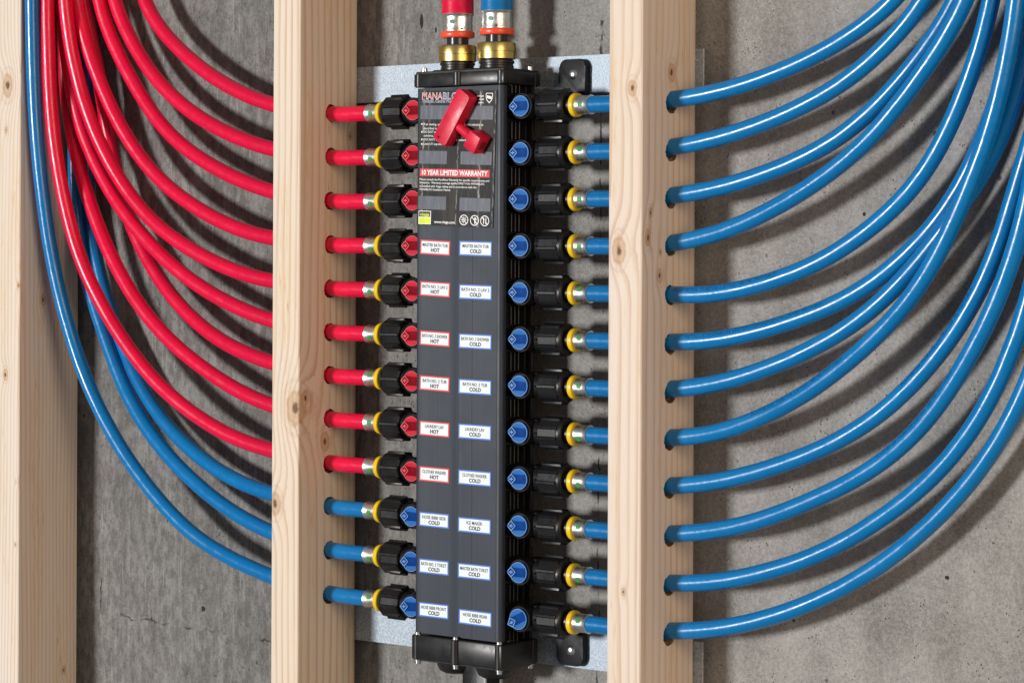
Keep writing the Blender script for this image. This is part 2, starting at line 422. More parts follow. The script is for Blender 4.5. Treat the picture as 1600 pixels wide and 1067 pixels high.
# ------------------------------------------------------------------ setting: the concrete wall
WALL_Y = 98.0
bm = box(-900, 2300, WALL_Y, WALL_Y + 150, -900, 800)
wall = link('concrete_wall', mesh_from(bm, 'concrete_wall', 0), M['concrete'])
wall['kind'] = 'structure'; wall['label'] = 'rough cast grey concrete wall behind the studs'

# ------------------------------------------------------------------ wooden studs
ROW = lambda i: 140.0 - 44.86 * i
STUD_W, STUD_D, PITCH = 38.0, 89.0, 422.2
def stud(x, mat, label, drilled, seed):
    rnd = random.Random(seed)
    bm = box(0, STUD_W, 0, STUD_D, -700, 520, 2.6, 3, only=lambda e: abs(e.verts[0].co.z - e.verts[1].co.z) > 10)
    me = mesh_from(bm, 'wooden_stud', 0); me.materials.append(mat); me.materials.append(M['hole_dark'])
    o = link('wooden_stud', me, None, None, (x, 0, 0))
    if drilled:
        cb = bmesh.new()
        for i in range(12):
            zc, yc, r0 = ROW(i) + rnd.uniform(-1.6, 1.2) + (-1.0 if seed == 3 else 0.6), 47.5 + rnd.uniform(-.6, .6), rnd.uniform(9.1, 9.7)
            jag = [rnd.uniform(-0.5, 0.55) for _ in range(40)]
            add_lathe(cb, [(-20, r0), (STUD_W * .5, r0), (STUD_W + 20, r0)], 'X', (0, yc, zc), 40,
                      rib=lambda th, j=jag, r0=r0: 1 + j[int(round(th / (2 * math.pi) * 40)) % 40] / r0)
        cme = mesh_from(cb, 'drill', 0); cme.materials.append(mat); cme.materials.append(M['hole_dark'])
        for p in cme.polygons: p.material_index = 1
        co = link('drill', cme, None, None, (x, 0, 0))
        md = o.modifiers.new('holes', 'BOOLEAN'); md.operation = 'DIFFERENCE'; md.solver = 'EXACT'; md.object = co
        md.material_mode = 'INDEX'
        dg = bpy.context.evaluated_depsgraph_get()
        nm = bpy.data.meshes.new_from_object(o.evaluated_get(dg)); o.modifiers.clear(); o.data = nm
        bpy.data.objects.remove(co)
    o.data.shade_smooth(); o.data.set_sharp_from_angle(angle=math.radians(28))
    return tag(o, label, 'stud', 'upright wooden studs')
W_LIGHT, W_DARK = (0.75, 0.655, 0.55), (0.57, 0.365, 0.235)
w0 = wood('pine_plain', (0.10, -0.05), 210, (0.75, 0.66, 0.575), (0.60, 0.445, 0.335),
          [(0.017, 0, 0.184, 0.010), (0.0146, 0, 0.134, 0.0035), (0.038, 0.035, -0.057, 0.005), (0.038, 0.068, -0.4785, 0.0035), (0.015, 0, -0.1406, 0.005), (0.036, 0.0, -0.04, 0.0025), (0.033, 0.0, -0.33, 0.002), (0.034, 0.002, -0.26, 0.0025)], 2.1)
w1 = wood('pine_knotty', (-0.10, -0.085), 150, W_LIGHT, W_DARK,
          [(0.033, 0.001, -0.160, 0.014), (0.006, 0, -0.259, 0.009), (0.038, 0.077, 0.119, 0.004), (0.038, 0.040, -0.196, 0.008), (0.038, 0.01, -0.150, 0.006)], 5.3)
w2 = wood('pine_cathedral', (-0.006, -0.020), 128, (0.75, 0.655, 0.57), (0.575, 0.395, 0.295),
          [(0.027, 0.0, 0.150, 0.0060), (0.0125, 0, 0.0014, 0.0095), (0.038, 0.0475, 0.1666, 0.0070), (0.038, 0.010, 0.0131, 0.0060), (0.038, 0.029, -0.022, 0.0055), (0.019, 0.0, -0.312, 0.0030), (0.038, 0.014, 0.036, 0.004), (0.038, 0.030, 0.0, 0.003), (0.038, 0.045, -0.085, 0.004)], 9.4)
stud(0, w0, 'plain pale wooden stud that no tube passes through', False, 1)
stud(PITCH, w1, 'knotty wooden stud with red and blue tubes running through it', True, 2)
stud(2 * PITCH, w2, 'wooden stud with only blue tubes running through it', True, 3)

# ------------------------------------------------------------------ galvanised straps
for z0, z1, x1, lab in ((154.0, 191.5, 890.8, 'galvanised steel strap behind the top of the black manifold'),
                        (-405.5, -366.0, 892.5, 'galvanised steel strap behind the bottom of the black manifold')):
    o = link('mounting_strap', mesh_from(box(-0, x1 - 432, 0, 1.5, z0, z1, 0.4, 1), 'mounting_strap'), M['galv'], None, (432, 89.2, 0))
    tag(o, lab, 'strap', 'galvanised mounting straps')

# ------------------------------------------------------------------ the manifold block
CX, AY = 652.3, 47.0                      # centre line and depth of the port axes
ROOT = (CX, AY, -402.0)
man = empty('water_manifold', ROOT, 'tall black plastic plumbing manifold with labelled hot and cold ports', 'manifold')
def part(name, bm_or_me, mat, parent=man, loc=None, rot=(0, 0, 0), smooth=35):
    me = bm_or_me if isinstance(bm_or_me, bpy.types.Mesh) else mesh_from(bm_or_me, name, smooth)
    if loc is None: loc = (0, 0, 0)
    return link(name, me, mat, parent, loc, rot)
def R(x, y, z): return (x - ROOT[0], y - ROOT[1], z - ROOT[2])     # world mm -> manifold mm

# front cover: a long extrusion with soft shoulders and faint ribs
prof = [(-55, 31), (-55, 23.4), (-54.4, 21.6), (-53.2, 20.5), (-51.6, 20.1), (-50.0, 20.0), (-46.0, 20.15), (-30, 20.3), (-12, 20.35), (-5, 20.3),
        (-3.0, 20.05), (1.6, 20.0), (2.4, 20.25), (16.4, 20.2), (17.0, 20.0), (17.9, 20.0), (18.5, 20.2), (40, 20.15), (47.0, 20.1), (47.8, 19.7), (48.8, 19.75), (49.9, 19.95), (50.9, 20.4), (51.7, 21.05), (52.35, 21.85), (52.8, 22.8), (53.0, 23.9), (53.0, 26.8), (50, 26.8), (50, 25), (-52, 25), (-52, 31)]
bm = bmesh.new()
lo = [bm.verts.new(R(CX + a, b, -376.5)) for a, b in prof]; hi = [bm.verts.new(R(CX + a, b, 160.5)) for a, b in prof]
bm.faces.new(lo); bm.faces.new(hi[::-1])
for k in range(len(prof)): bm.faces.new((lo[k], hi[k], hi[(k + 1) % len(prof)], lo[(k + 1) % len(prof)]))
part('cover', bm, M['cover'], smooth=9)

# body behind the cover, ribbed between the ports
bm = bmesh.new(); add_box(bm, *[v for p in zip(R(CX - 47, 26.5, -377), R(CX + 47, 80, 161)) for v in p], 1.0, 1)
for sgn in (-1, 1):
    for i in range(-1, 12):
        zc = ROW(i) - 22.4
        for yy in (38, 44, 50):
            x0, x1 = sorted((CX + sgn * 46, CX + sgn * 50.5))
            add_box(bm, *[v for p in zip(R(x0, yy, zc - 9), R(x1, yy + 1.8, zc + 9)) for v in p], 0.4, 1)
part('body', bm, M['black'])
for sgn in (-1, 1):
    for y0, y1, d in ((56, 58.2, 53.5), (62.0, 66.5, 57.0)):
        x0, x1 = sorted((CX + sgn * 48, CX + sgn * d))
        part('side_rail', box(*[v for p in zip(R(x0, y0, -377), R(x1, y1, 161)) for v in p], 1.1, 2), M['rail'])

def end_cap(name, z0, z1, lip):
    bm = bmesh.new()
    add_box(bm, *[v for p in zip(R(597.0, 16, z0), R(709.8, 75, z1)) for v in p], 1.6, 2)
    add_box(bm, *[v for p in zip(R(598.6, 17.4, z0 + lip[0]), R(708.2, 74, z1 + lip[1])) for v in p], 0.6, 1)
    for xx, yy in ((652.3, 16.8), (704.5, 19.5), (602.0, 19.6), (706.0, 68)):
        add_lathe(bm, [(z0 - .3, 4.0), (z0 + .4, 4.6), (z1 - .4, 4.6), (z1 + .3, 4.0)], 'Z', R(xx, yy, 0)[:2] + (-ROOT[2],), 20)
    return part(name, bm, M['cap'])
top = end_cap('top_cap', 161.5, 174.6, (1.0, 2.2))
bot = end_cap('bottom_cap', -402.0, -378.2, (-1.4, -1.0))
# raised pad and two threaded necks on the top cap
bm = bmesh.new(); add_box(bm, *[v for p in zip(R(612, 24, 174), R(697, 70, 178.5)) for v in p], 2.5, 2)
part('port_pad', bm, M['cap'], top)
SUP = ((627.6, AY), (676.8, AY))
for sx, sy in SUP:
    bm = lathe([(174, 16.8), (181, 16.8), (181.6, 16.2), (183.4, 16.2), (183.8, 17.4), (186.2, 17.4), (186.8, 16.0), (188, 15.5)], 'Z', (0, 0, 0), 36)
    part('port_neck', bm, M['cap'], top, R(sx, sy, 0))
for sx, sy in SUP:
    bm = lathe([(-402, 19.5), (-409, 19.0), (-414, 16.5), (-416.5, 12), (-417.5, 6)], 'Z', (0, 0, 0), 32)
    part('blind_port', bm, M['cap'], bot, R(sx, sy + 2, 0))
bm = box(*[v for p in zip(R(640, 42, -700), R(672, 64, -403)) for v in p], 3, 2)
add_box(bm, *[v for p in zip(R(634, 50, -700), R(642, 62, -403)) for v in p], 1, 1)
part('support_post', bm, M['black'])
def bolt_me(h):
    bm = bmesh.new(); add_lathe(bm, [(0, 3.7), (.9, 3.7), (1.0, 2.9), (h - .5, 2.9), (h, 2.4)], 'Z', (0, 0, 0), 18); return mesh_from(bm, 'bolt')
b1, b2 = bolt_me(4.4), bolt_me(3.4)
for xx, yy in ((604.8, 23.5), (703.5, 66)): part('bolt', b1, M['zinc'], top, R(xx, yy, 176.6))
for xx, yy in ((602.6, 19.6), (652.3, 17.2), (704.3, 19.6)):
    part('bolt', b2, M['zinc'], bot, R(xx, yy, -378.6))
    part('bolt', b1, M['zinc'], bot, R(xx, yy, -402.6), (math.pi, 0, 0))
part('bolt', b1, M['zinc'], bot, R(705.0, 68, -402.6), (math.pi, 0, 0))

# mounting tabs with screws
def tab(zc, up):
    s = 1 if up else -1
    pts = [(700, zc - 16 * s), (727, zc - 14 * s), (727, zc + 5 * s)]
    for k in range(7):
        a = math.radians(180 - 90 * k / 6); pts.append((735 + 8 * math.cos(a), zc + s * (9 + 8 * math.sin(a))))
    for k in range(7):
        a = math.radians(90 - 90 * k / 6); pts.append((751 + 8 * math.cos(a), zc + s * (9 + 8 * math.sin(a))))
    pts += [(759, zc - 26 * s), (744, zc - 30 * s), (700, zc - 30 * s)]
    if not up: pts = pts[::-1]
    t = part('mounting_tab', prism([(R(x, 0, z)[0], R(x, 0, z)[2]) for x, z in pts], R(0, 81.5, 0)[1], R(0, 88.9, 0)[1], 1.2), M['matte'])
    zs = zc + 2 * s
    bm = lathe([(81.7, 5.3), (81.3, 5.2), (80.2, 4.2), (79.4, 2.6), (79.1, 1.0)], 'Y', (0, 0, 0), 24)
    sc_ = part('screw', bm, M['zinc'], t, R(744.0, 0, zs))
    return t
tab(170.5, True); tab(-385.5, False)
for q in ((716, 150, 83), (716, 150, 172)): pass

# ------------------------------------------------------------------ valves: housing, knob, union nut
def valve_meshes(s):
    """s = +1 ports on the cold side (pointing +x), -1 the other way; origin on the port axis at the block's centre line"""
    X = lambda a: s * a
    bm = bmesh.new()
    add_lathe(bm, [(X(48), 12.5), (X(56), 12.5), (X(57), 10.8), (X(78), 10.8), (X(79), 12.6), (X(88), 12.6)], 'X', (0, 0, 0), 28)
    add_lathe(bm, [(16, 12.6), (-13.8, 12.8), (-15.6, 12.6), (-16.2, 12.2), (-16.2, 11.4), (-15.0, 11.2), (-14.0, 10.9), (-13.6, 3)], 'Y', (X(67.3), 0, 0), 36)
    add_box(bm, min(X(74), X(88)), max(X(74), X(88)), -3, 3, 9.5, 12.2, 0.5, 1)
    add_box(bm, min(X(74), X(88)), max(X(74), X(88)), -3, 3, -12.2, -9.5, 0.5, 1)
    add_lathe(bm, [(X(81.5), 1.1), (X(84.5), 1.1)], 'X', (0, -13.0, 0), 8)
    housing = mesh_from(bm, 'valve')
    # union nut: ten ribs, ten flats
    def rib(th, N=10):
        d = (th * N / (2 * math.pi)) % 1.0; d = min(d, 1 - d) * 2 * math.pi / N     # angle to nearest rib
        flat = math.cos(math.pi / N) / math.cos(math.pi / N - min(d, math.pi / N))  # a decagon between ribs
        return 1.095 if d < 0.075 else flat * 1.02
    bm = bmesh.new()
    segs = 120
    add_lathe(bm, [(X(86.5), 13.5), (X(87.2), 15.2), (X(88.0), 16.1), (X(109.0), 16.1), (X(110.0), 15.3)], 'X', (0, 0, 0), segs, rib=rib)
    nut_a = bm
    add_lathe(nut_a, [(X(109.9), 15.6), (X(112.2), 15.4), (X(113.6), 14.2), (X(114.2), 12.6), (X(112.6), 11.8), (X(112.4), 9.6), (X(119), 8.6), (X(121), 8.6)], 'X', (0, 0, 0), 36)
    nut = mesh_from(nut_a, 'union_nut')
    return housing, nut
HOUS = {s: valve_meshes(s) for s in (1, -1)}

def knob_meshes():
    """origin at the knob's centre, face towards -y; the pointer aims at -x"""
    bm = bmesh.new(); pts = []
    for k in range(41):
        a = math.radians(-140 + 280 * k / 40); pts.append((10 * math.cos(a), 10 * math.sin(a)))
    pts += [(-13.6, 0)]
    add_prism(bm, pts, -17.4, -12.0, 0.5)
    base = mesh_from(bm, 'knob', 30)
    # two frosted crescents above and below the smooth grip
    bm = bmesh.new()
    for sg in (1, -1):
        seg = []
        for k in range(17):
            a = math.radians(30 + 108 * k / 16); seg.append((9.4 * math.cos(a), sg * 9.4 * math.sin(a)))
        seg += [(-6.2, sg * 4.4), (6.4, sg * 4.3)]
        if sg < 0: seg = seg[::-1]
        add_prism(bm, seg, -18.3, -17.0, 0.25)
    fro = mesh_from(bm, 'knob_grip', 30)
    bm = bmesh.new()                                   # raised outline: diamond, arrow, and rim with its bevel highlight painted in pale
    def bar(p, q, wd=0.75, y0=-18.5, y1=-17.0):
        p, q = Vector(p), Vector(q); d = (q - p).normalized(); n_ = Vector((-d.y, d.x)) * wd / 2
        add_prism(bm, [tuple(p + n_), tuple(q + n_), tuple(q - n_), tuple(p - n_)], y0, y1)
    D = [(-13.4, 0), (-8.6, 4.6), (-3.6, 0), (-8.6, -4.6)]
    for a, b in zip(D, D[1:] + D[:1]): bar(a, b)
    bar((-11.2, 0), (-6.2, 0), 0.9); bar((-9.4, 0), (-8.0, 1.7), 0.8); bar((-9.4, 0), (-8.0, -1.7), 0.8)
    for sg in (1, -1): bar((9.75 * math.cos(math.radians(128)), sg * 9.75 * math.sin(math.radians(128))), (-8.6, sg * 4.6), 0.5)
    for k in range(26):
        a0, a1 = (math.radians(-128 + 256 * (k + j) / 26) for j in (0, 1))
        bar((9.75 * math.cos(a0), 9.75 * math.sin(a0)), (9.75 * math.cos(a1), 9.75 * math.sin(a1)), 0.5, -18.1, -17.0)
    mk = mesh_from(bm, 'knob_marking', 30)
    return base, fro, mk
KN = {}
for c in ('red', 'blue'):
    KN[c] = [m_.copy() for m_ in knob_meshes()]
    for m_, k in zip(KN[c], ('knob_' + c, 'knob_' + c + '_frost', 'knob_' + c + '_pale')): m_.materials.append(M[k])
rv = random.Random(11)
for s in (-1, 1):
    for i in range(12):
        col = 'red' if (s < 0 and i < 9) else 'blue'
        v = part('valve', HOUS[s][0], M['housing'], man, R(CX, AY, ROW(i)))
        part('union_nut', HOUS[s][1], M['black'], v, (0, 0, 0), (rv.uniform(0, 6.28), 0, 0))
        turn = rv.uniform(-0.05, 0.05) + (-0.45 if (s > 0 and i == 11) else 0)
        for nm, me in zip(('knob', 'knob_grip', 'knob_marking'), KN[col]):
            part(nm, me, None, v, (s * 67.3, 0, 0), (0, turn, 0))

# ------------------------------------------------------------------ labels on the cover
LAB_L = [('MASTER BATH TUB', 'HOT'), ('BATH NO. 2 LAV 2', 'HOT'), ('BATH NO. 2 SHOWER', 'HOT'), ('BATH NO. 2 TUB', 'HOT'), ('LAUNDRY LAV', 'HOT'),
         ('CLOTHES WASHER', 'HOT'), ('HOSE BIBB SIDE', 'COLD'), ('BATH NO. 3 TOILET', 'COLD'), ('HOSE BIBB FRONT', 'COLD')]
LAB_R = [('MASTER BATH TUB', 'COLD'), ('BATH NO. 2 LAV 2', 'COLD'), ('BATH NO. 2 SHOWER', 'COLD'), ('BATH NO. 2 TUB', 'COLD'), ('LAUNDRY LAV', 'COLD'),
         ('CLOTHES WASHER', 'COLD'), ('ICE MAKER', 'COLD'), ('MASTER BATH TOILET', 'COLD'), ('HOSE BIBB REAR', 'COLD')]
ZL = [3.6, -37.3, -85.8, -129.9, -174.6, -219.3, -264.0, -310.0, -352.8]
ZR = [2.7, -39.5, -87.4, -131.5, -175.1, -219.8, -265.9, -310.6, -355.4]
def port_label(a, b, x, z, w_, h_, rot):
    hot = b == 'HOT'; mc = M['label_red'] if hot else M['label_blue']
    o = part('port_label', box(-w_ / 2, w_ / 2, 0, 0.9, -h_ / 2, h_ / 2), M['white'], man, R(x, 19.55, z), (0, -rot, 0), 0)
    o['label'] = '%s-bordered white label reading %s %s' % ('red' if hot else 'blue', a, b)
    bm = bmesh.new(); t = 1.35
    add_box(bm, -w_ / 2, w_ / 2, -.12, .5, h_ / 2 - t, h_ / 2); add_box(bm, -w_ / 2, w_ / 2, -.12, .5, -h_ / 2, -h_ / 2 + t)
    add_box(bm, -w_ / 2, -w_ / 2 + t, -.13, .5, -h_ / 2 + t, h_ / 2 - t); add_box(bm, w_ / 2 - t, w_ / 2, -.13, .5, -h_ / 2 + t, h_ / 2 - t)
    part('border', bm, mc, o, smooth=0)
    part('lettering', lettering([(a, 0, 2.3, min(w_ * .85, len(a) * 2.15), 3.2, 0.012, 0), (b, 0.3, -2.6, 11 if hot else 14.5, 3.7, 0.035, 0)], -0.15), M['ink'], o)
for i in range(9):
    k = 1 - i / 8
    port_label(*LAB_L[i], 622.3, ZL[i], 37.6, 14.2, -math.radians(2.6 * k))
    port_label(*LAB_R[i], 673.0 if i < 8 else 674.4, ZR[i], 40.6, 14.4, -math.radians(1.4 * k + (0.6 if i == 8 else 0)))

# big sticker at the top of the cover
st = part('warning_sticker', box(-48.0, 48.0, 0, 0.9, -66.5, 66.5), M['sticker'], man, R(648.8, 19.35, 90.6), (0, math.radians(1.9), 0), 0)
st['label'] = 'creased black sticker with warnings and a warranty notice'
def S(x, z):                      # world mm -> sticker mm
    a = math.radians(1.9); dx, dz = x - 648.8, z - 90.6
    return dx * math.cos(a) - dz * math.sin(a), dx * math.sin(a) + dz * math.cos(a)
def on_sticker(name, x0, x1, z0, z1, mat, y=-0.12):
    (a, b), (c, d) = S(x0, z1), S(x1, z1); cx, cz = S((x0 + x1) / 2, (z0 + z1) / 2)
    return part(name, box(cx - (x1 - x0) / 2, cx + (x1 - x0) / 2, y, 0.3, cz - (z1 - z0) / 2, cz + (z1 - z0) / 2), mat, st, smooth=0)
for a in ((603.2, 638.3, 129.6, 143.2), (658.0, 694.1, 127.7, 141.0), (601.7, 637.1, 85.8, 98.6), (654.2, 692.6, 84.0, 96.6), (600.9, 636.0, 41.0, 54.0), (653.2, 691.4, 39.0, 51.7)):
    on_sticker('window_patch', *a, M['patch'])
on_sticker('warranty_band', 602.7, 690.3, 72.7, 80.1, M['ink_red'], -0.14)
def line(body, x0, x1, z, h, bold=0.0):
    cx, cz = S((x0 + x1) / 2, z); return (body, cx, cz, x1 - x0, h, bold, 0.0)
part('warranty_lettering', lettering([line('10 YEAR LIMITED WARRANTY', 605.5, 688.1, 76.5, 4.7, 0.03)], -0.30), M['ink_white'], st)
part('notice_lettering', lettering([
    line('Please consult the PureFlow Warranty for specific requirements and', 602.7, 689.8, 69.6, 2.0, 0.01),
    line('limitations.  Warranty coverage applies ONLY if the MANABLOC', 602.7, 684.1, 66.5, 2.0, 0.01),
    line('is installed with Viega tubing and in accordance with the', 602.7, 674.3, 63.2, 2.0, 0.01),
    line('MANABLOC Installation Manual.', 602.7, 641.9, 60.5, 2.0, 0.01)], -0.20), M['ink_white'], st)
part('warning_lettering', lettering([
    line('\u2022', 604.2, 606.2, 125.4, 3.2, 0.06), line('If air testing, use only an approved leak test solution as', 607.6, 682.2, 123.9, 2.2, 0.01),
    line('described in the manual', 607.6, 640.0, 120.6, 2.2, 0.01),
    line('\u2022', 604.2, 606.2, 117.6, 3.2, 0.06), line('DO NOT spray with', 607.6, 634.0, 117.2, 2.2, 0.01), line('solvents, glues', 607.5, 629.0, 113.6, 2.2, 0.01),
    line('\u2022', 604.2, 606.2, 110.2, 3.2, 0.06), line('DO NOT use pipe dope and sealant*', 607.5, 662.5, 109.2, 2.2, 0.01),
    line('\u2022', 604.2, 606.2, 105.7, 3.2, 0.06), line('Limit UV exposure', 607.5, 633.0, 105.4, 2.2, 0.01)], -0.20), M['ink_white'], st)
# title: white keyline under red and blue letters
part('title_keyline', lettering([line('MANA', 605.5, 631.5, 152.6, 6.6, 0.022), line('BLOC', 631.8, 658.0, 151.8, 6.6, 0.022),
                                 line('Modular, Central Plumbing System', 606, 664, 147.0, 2.6, 0.035)], -0.18), M['ink_white'], st)
part('title_lettering', lettering([line('MANA', 606.0, 631.1, 152.6, 6.2, -0.012)], -0.28), M['ink_red'], st)
part('title_lettering', lettering([line('BLOC', 632.2, 657.6, 151.8, 6.2, -0.012), line('Modular, Central Plumbing System', 606, 664, 147.0, 2.3, 0.0)], -0.28), M['ink_blue'], st)
part('side_lettering', lettering([line('listed', 674.5, 682.5, 150.6, 1.6, 0.03), line('ANSI', 676.5, 682.8, 147.3, 1.5, 0.03), line('cert', 676, 682.5, 144.2, 1.5, 0.03)], -0.2), M['ink_white'], st)
part('web_lettering', lettering([line('www.viega.com', 621.3, 647.6, 28.6, 2.6, 0.02)], -0.2), M['ink_white'], st)
# maker's mark
on_sticker('company_mark', 601.2, 617.0, 26.6, 39.8, M['ink_white'], -0.13)
on_sticker('company_mark_band', 601.9, 616.3, 33.9, 39.1, M['ink'], -0.20)
on_sticker('company_mark_band', 601.9, 616.3, 27.2, 33.2, M['lime'], -0.20)
part('company_lettering', lettering([line('viega', 603.0, 615.2, 36.4, 3.4, 0.02)], -0.30), M['lime'], st)
# shield
def outline(bm, pts, t, y):
    n = len(pts); cx = sum(p[0] for p in pts) / n; cz = sum(p[1] for p in pts) / n
    inn = [(cx + (x - cx) * t, cz + (z - cz) * t) for x, z in pts]
    for k in range(n):
        j = (k + 1) % n; bm.faces.new([bm.verts.new((a, y, b)) for a, b in (pts[k], pts[j], inn[j], inn[k])])
bm = bmesh.new(); c0 = S(689.6, 148.4)
sh = [(-4.3, 4.3), (-2.2, 4.9), (0, 4.4), (2.2, 4.9), (4.3, 4.3), (4.3, 0.5), (3.2, -2.6), (0, -5.4), (-3.2, -2.6), (-4.3, 0.5)]
outline(bm, [(c0[0] + a, c0[1] + b) for a, b in sh], 0.82, -0.2)
bm.faces.new([bm.verts.new((c0[0] + a, -0.2, c0[1] + b)) for a, b in ((-3.0, 2.4), (2.9, 1.2), (2.6, -1.6), (-3.0, -0.2))])
part('shield_mark', bm, M['ink_white'], st, smooth=0)
# three prohibition signs
for k, (x, z) in enumerate(((658.6, 30.5), (671.9, 30.0), (684.5, 29.5))):
    bm = bmesh.new(); c0 = S(x, z)
    outline(bm, [(c0[0] + 5.5 * math.cos(a * math.pi / 12), c0[1] + 5.2 * math.sin(a * math.pi / 12)) for a in range(24)], 0.84, -0.2)
    def st_bar(p, q, wd):
        p, q = Vector(p), Vector(q); d = (q - p).normalized(); n_ = Vector((-d.y, d.x)) * wd / 2
        bm.faces.new([bm.verts.new((c0[0] + u.x, -0.2 - 0.01 * wd, c0[1] + u.y)) for u in (p + n_, q + n_, q - n_, p - n_)])
    st_bar((-3.4, 3.4), (3.4, -3.4), 0.8)
    if k == 0:
        for a in range(8): st_bar((1.0 * math.cos(a * .785), 1.0 * math.sin(a * .785)), (3.4 * math.cos(a * .785), 3.4 * math.sin(a * .785)), 0.75)
    elif k == 1:
        st_bar((0.6, -3.4), (0.6, 3.2), 1.3); st_bar((0.6, 2.0), (2.6, 0.8), 0.9)
    else:
        st_bar((-1.4, -3), (-1.4, 3), 0.9); st_bar((1.5, -3), (1.5, 3), 0.9); st_bar((-1.4, 2.6), (1.5, -2.6), 0.8)
    part('prohibition_symbol', bm, M['ink_white'], st, smooth=0)

# ------------------------------------------------------------------ red valve key clipped on the cover
key = empty('valve_key', (660, 20, 118), 'red plastic T-shaped valve key clipped over the black sticker', 'valve key')
ka = math.atan2(45, 30)                        # direction of the grip in the cover's plane
def kpt(u, v_):                                # u along the grip, v across it
    return (u * math.cos(ka) - v_ * -math.sin(ka), u * math.sin(ka) + v_ * -math.cos(ka))
g0 = (655.2, 130.0)
hb = bmesh.new(); add_prism(hb, rrect(57, 17.5, 3.0), -13, -0.5, 0.8)
ko = part('grip', hb, M['key_red'], key, (g0[0] - 660 - 3.0, 0, g0[1] - 118), (0, -ka, 0))
part('hang_hole', lathe([(-13.15, 1.25), (-13.0, 1.4), (-12.9, 0.9)], 'Y', (-24.3, 0, 3.0), 14), M['knob_red'], ko)  # solid disc: the hole's shade is painted in as darker red
ax = (math.sin(ka), -math.cos(ka))             # stem direction: across the grip
p0 = Vector((g0[0] - 3.0 - 660 + ax[0] * 8 - 5 * math.cos(ka), -6.5, g0[1] - 118 + ax[1] * 8 - 5 * math.sin(ka)))
bm = lathe([(0, 4.6), (20, 5.4), (23, 6.2)], 'X', (0, 0, 0), 24)
sang = math.atan2(ax[1], ax[0])
part('stem', bm, M['key_red'], key, p0, (0, -sang, 0))
bm = box(0, 15.5, -8.2, 8.2, -9.2, 9.2, 0.9, 2)
so = part('socket', bm, M['key_red'], key, p0 + Vector((ax[0] * 20, 0.2, ax[1] * 20)), (0.12, -sang, 0))
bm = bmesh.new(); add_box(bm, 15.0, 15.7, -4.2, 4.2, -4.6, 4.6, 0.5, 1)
part('socket_mouth', bm, plain('key_red_shaded', (0.22, 0.002, 0.010), 0.6), so)  # solid plate, shade of the hollow put into its darker red

# ------------------------------------------------------------------ supply pipes on top of the manifold
for (sx, sy), c, lab, dz in ((SUP[0], 'red', 'thick red supply pipe rising from a brass nut', 0), (SUP[1], 'blue', 'thick blue supply pipe rising from a brass nut', 0.6)):
    o = empty('supply_pipe', (sx, sy, 186), lab, 'pipe', 'supply pipes')
    def sp(name, prof, mat, seg=40, rib=None): return part(name, lathe([(a - 186 + dz, r) for a, r in prof], 'Z', (0, 0, 0), seg, rib=rib), mat, o)
    sp('brass_nut', [(187.0, 17.6), (187.4, 18.4), (194.2, 18.4), (194.5, 18.9), (201.8, 18.9), (203.0, 18.2), (203.6, 16.0), (203.6, 11)], M['brass'], 96,
       rib=None)
    sp('insert_neck', [(203.4, 10.9), (212, 10.9)], M['insert'])
    sp('collar_ring', [(210.6, 14.5), (211.0, 16.2), (212.2, 16.9), (215.6, 16.9), (216.9, 16.2), (217.3, 14.5)], M['orange'])
    pr = [(217.0, 15.0), (219.0, 15.1), (220.0, 14.7), (222.5, 15.0), (225.5, 14.6), (228.5, 15.0), (231.0, 14.7), (232.6, 15.2), (233.6, 16.1), (234.3, 16.3), (234.6, 15.8)]
    sl = sp('press_sleeve', pr, M['steel'])
    sp('pipe', [(228, 13.0), (234.0, 15.4), (234.8, 15.8), (480, 15.8)], M[c + '_tube'])
    bm = bmesh.new(); add_lathe(bm, [(-15.25, 2.4), (-15.15, 2.4)], 'Y', (0, 0, 226.2 - 186 + dz), 18)
    part('green_mark', bm, M['green_dot'], sl, (0, 0, 0), (0, 0, 0.28 if c == 'red' else 0.22))
    bm = bmesh.new(); add_lathe(bm, [(-15.3, 1.0), (-15.15, 1.0)], 'Y', (0, 0, 219.0 - 186 + dz), 12)
    part('sight_hole', bm, M['black'], sl, (0, 0, 0), (0, 0, 0.95 if c == 'red' else 0.62))

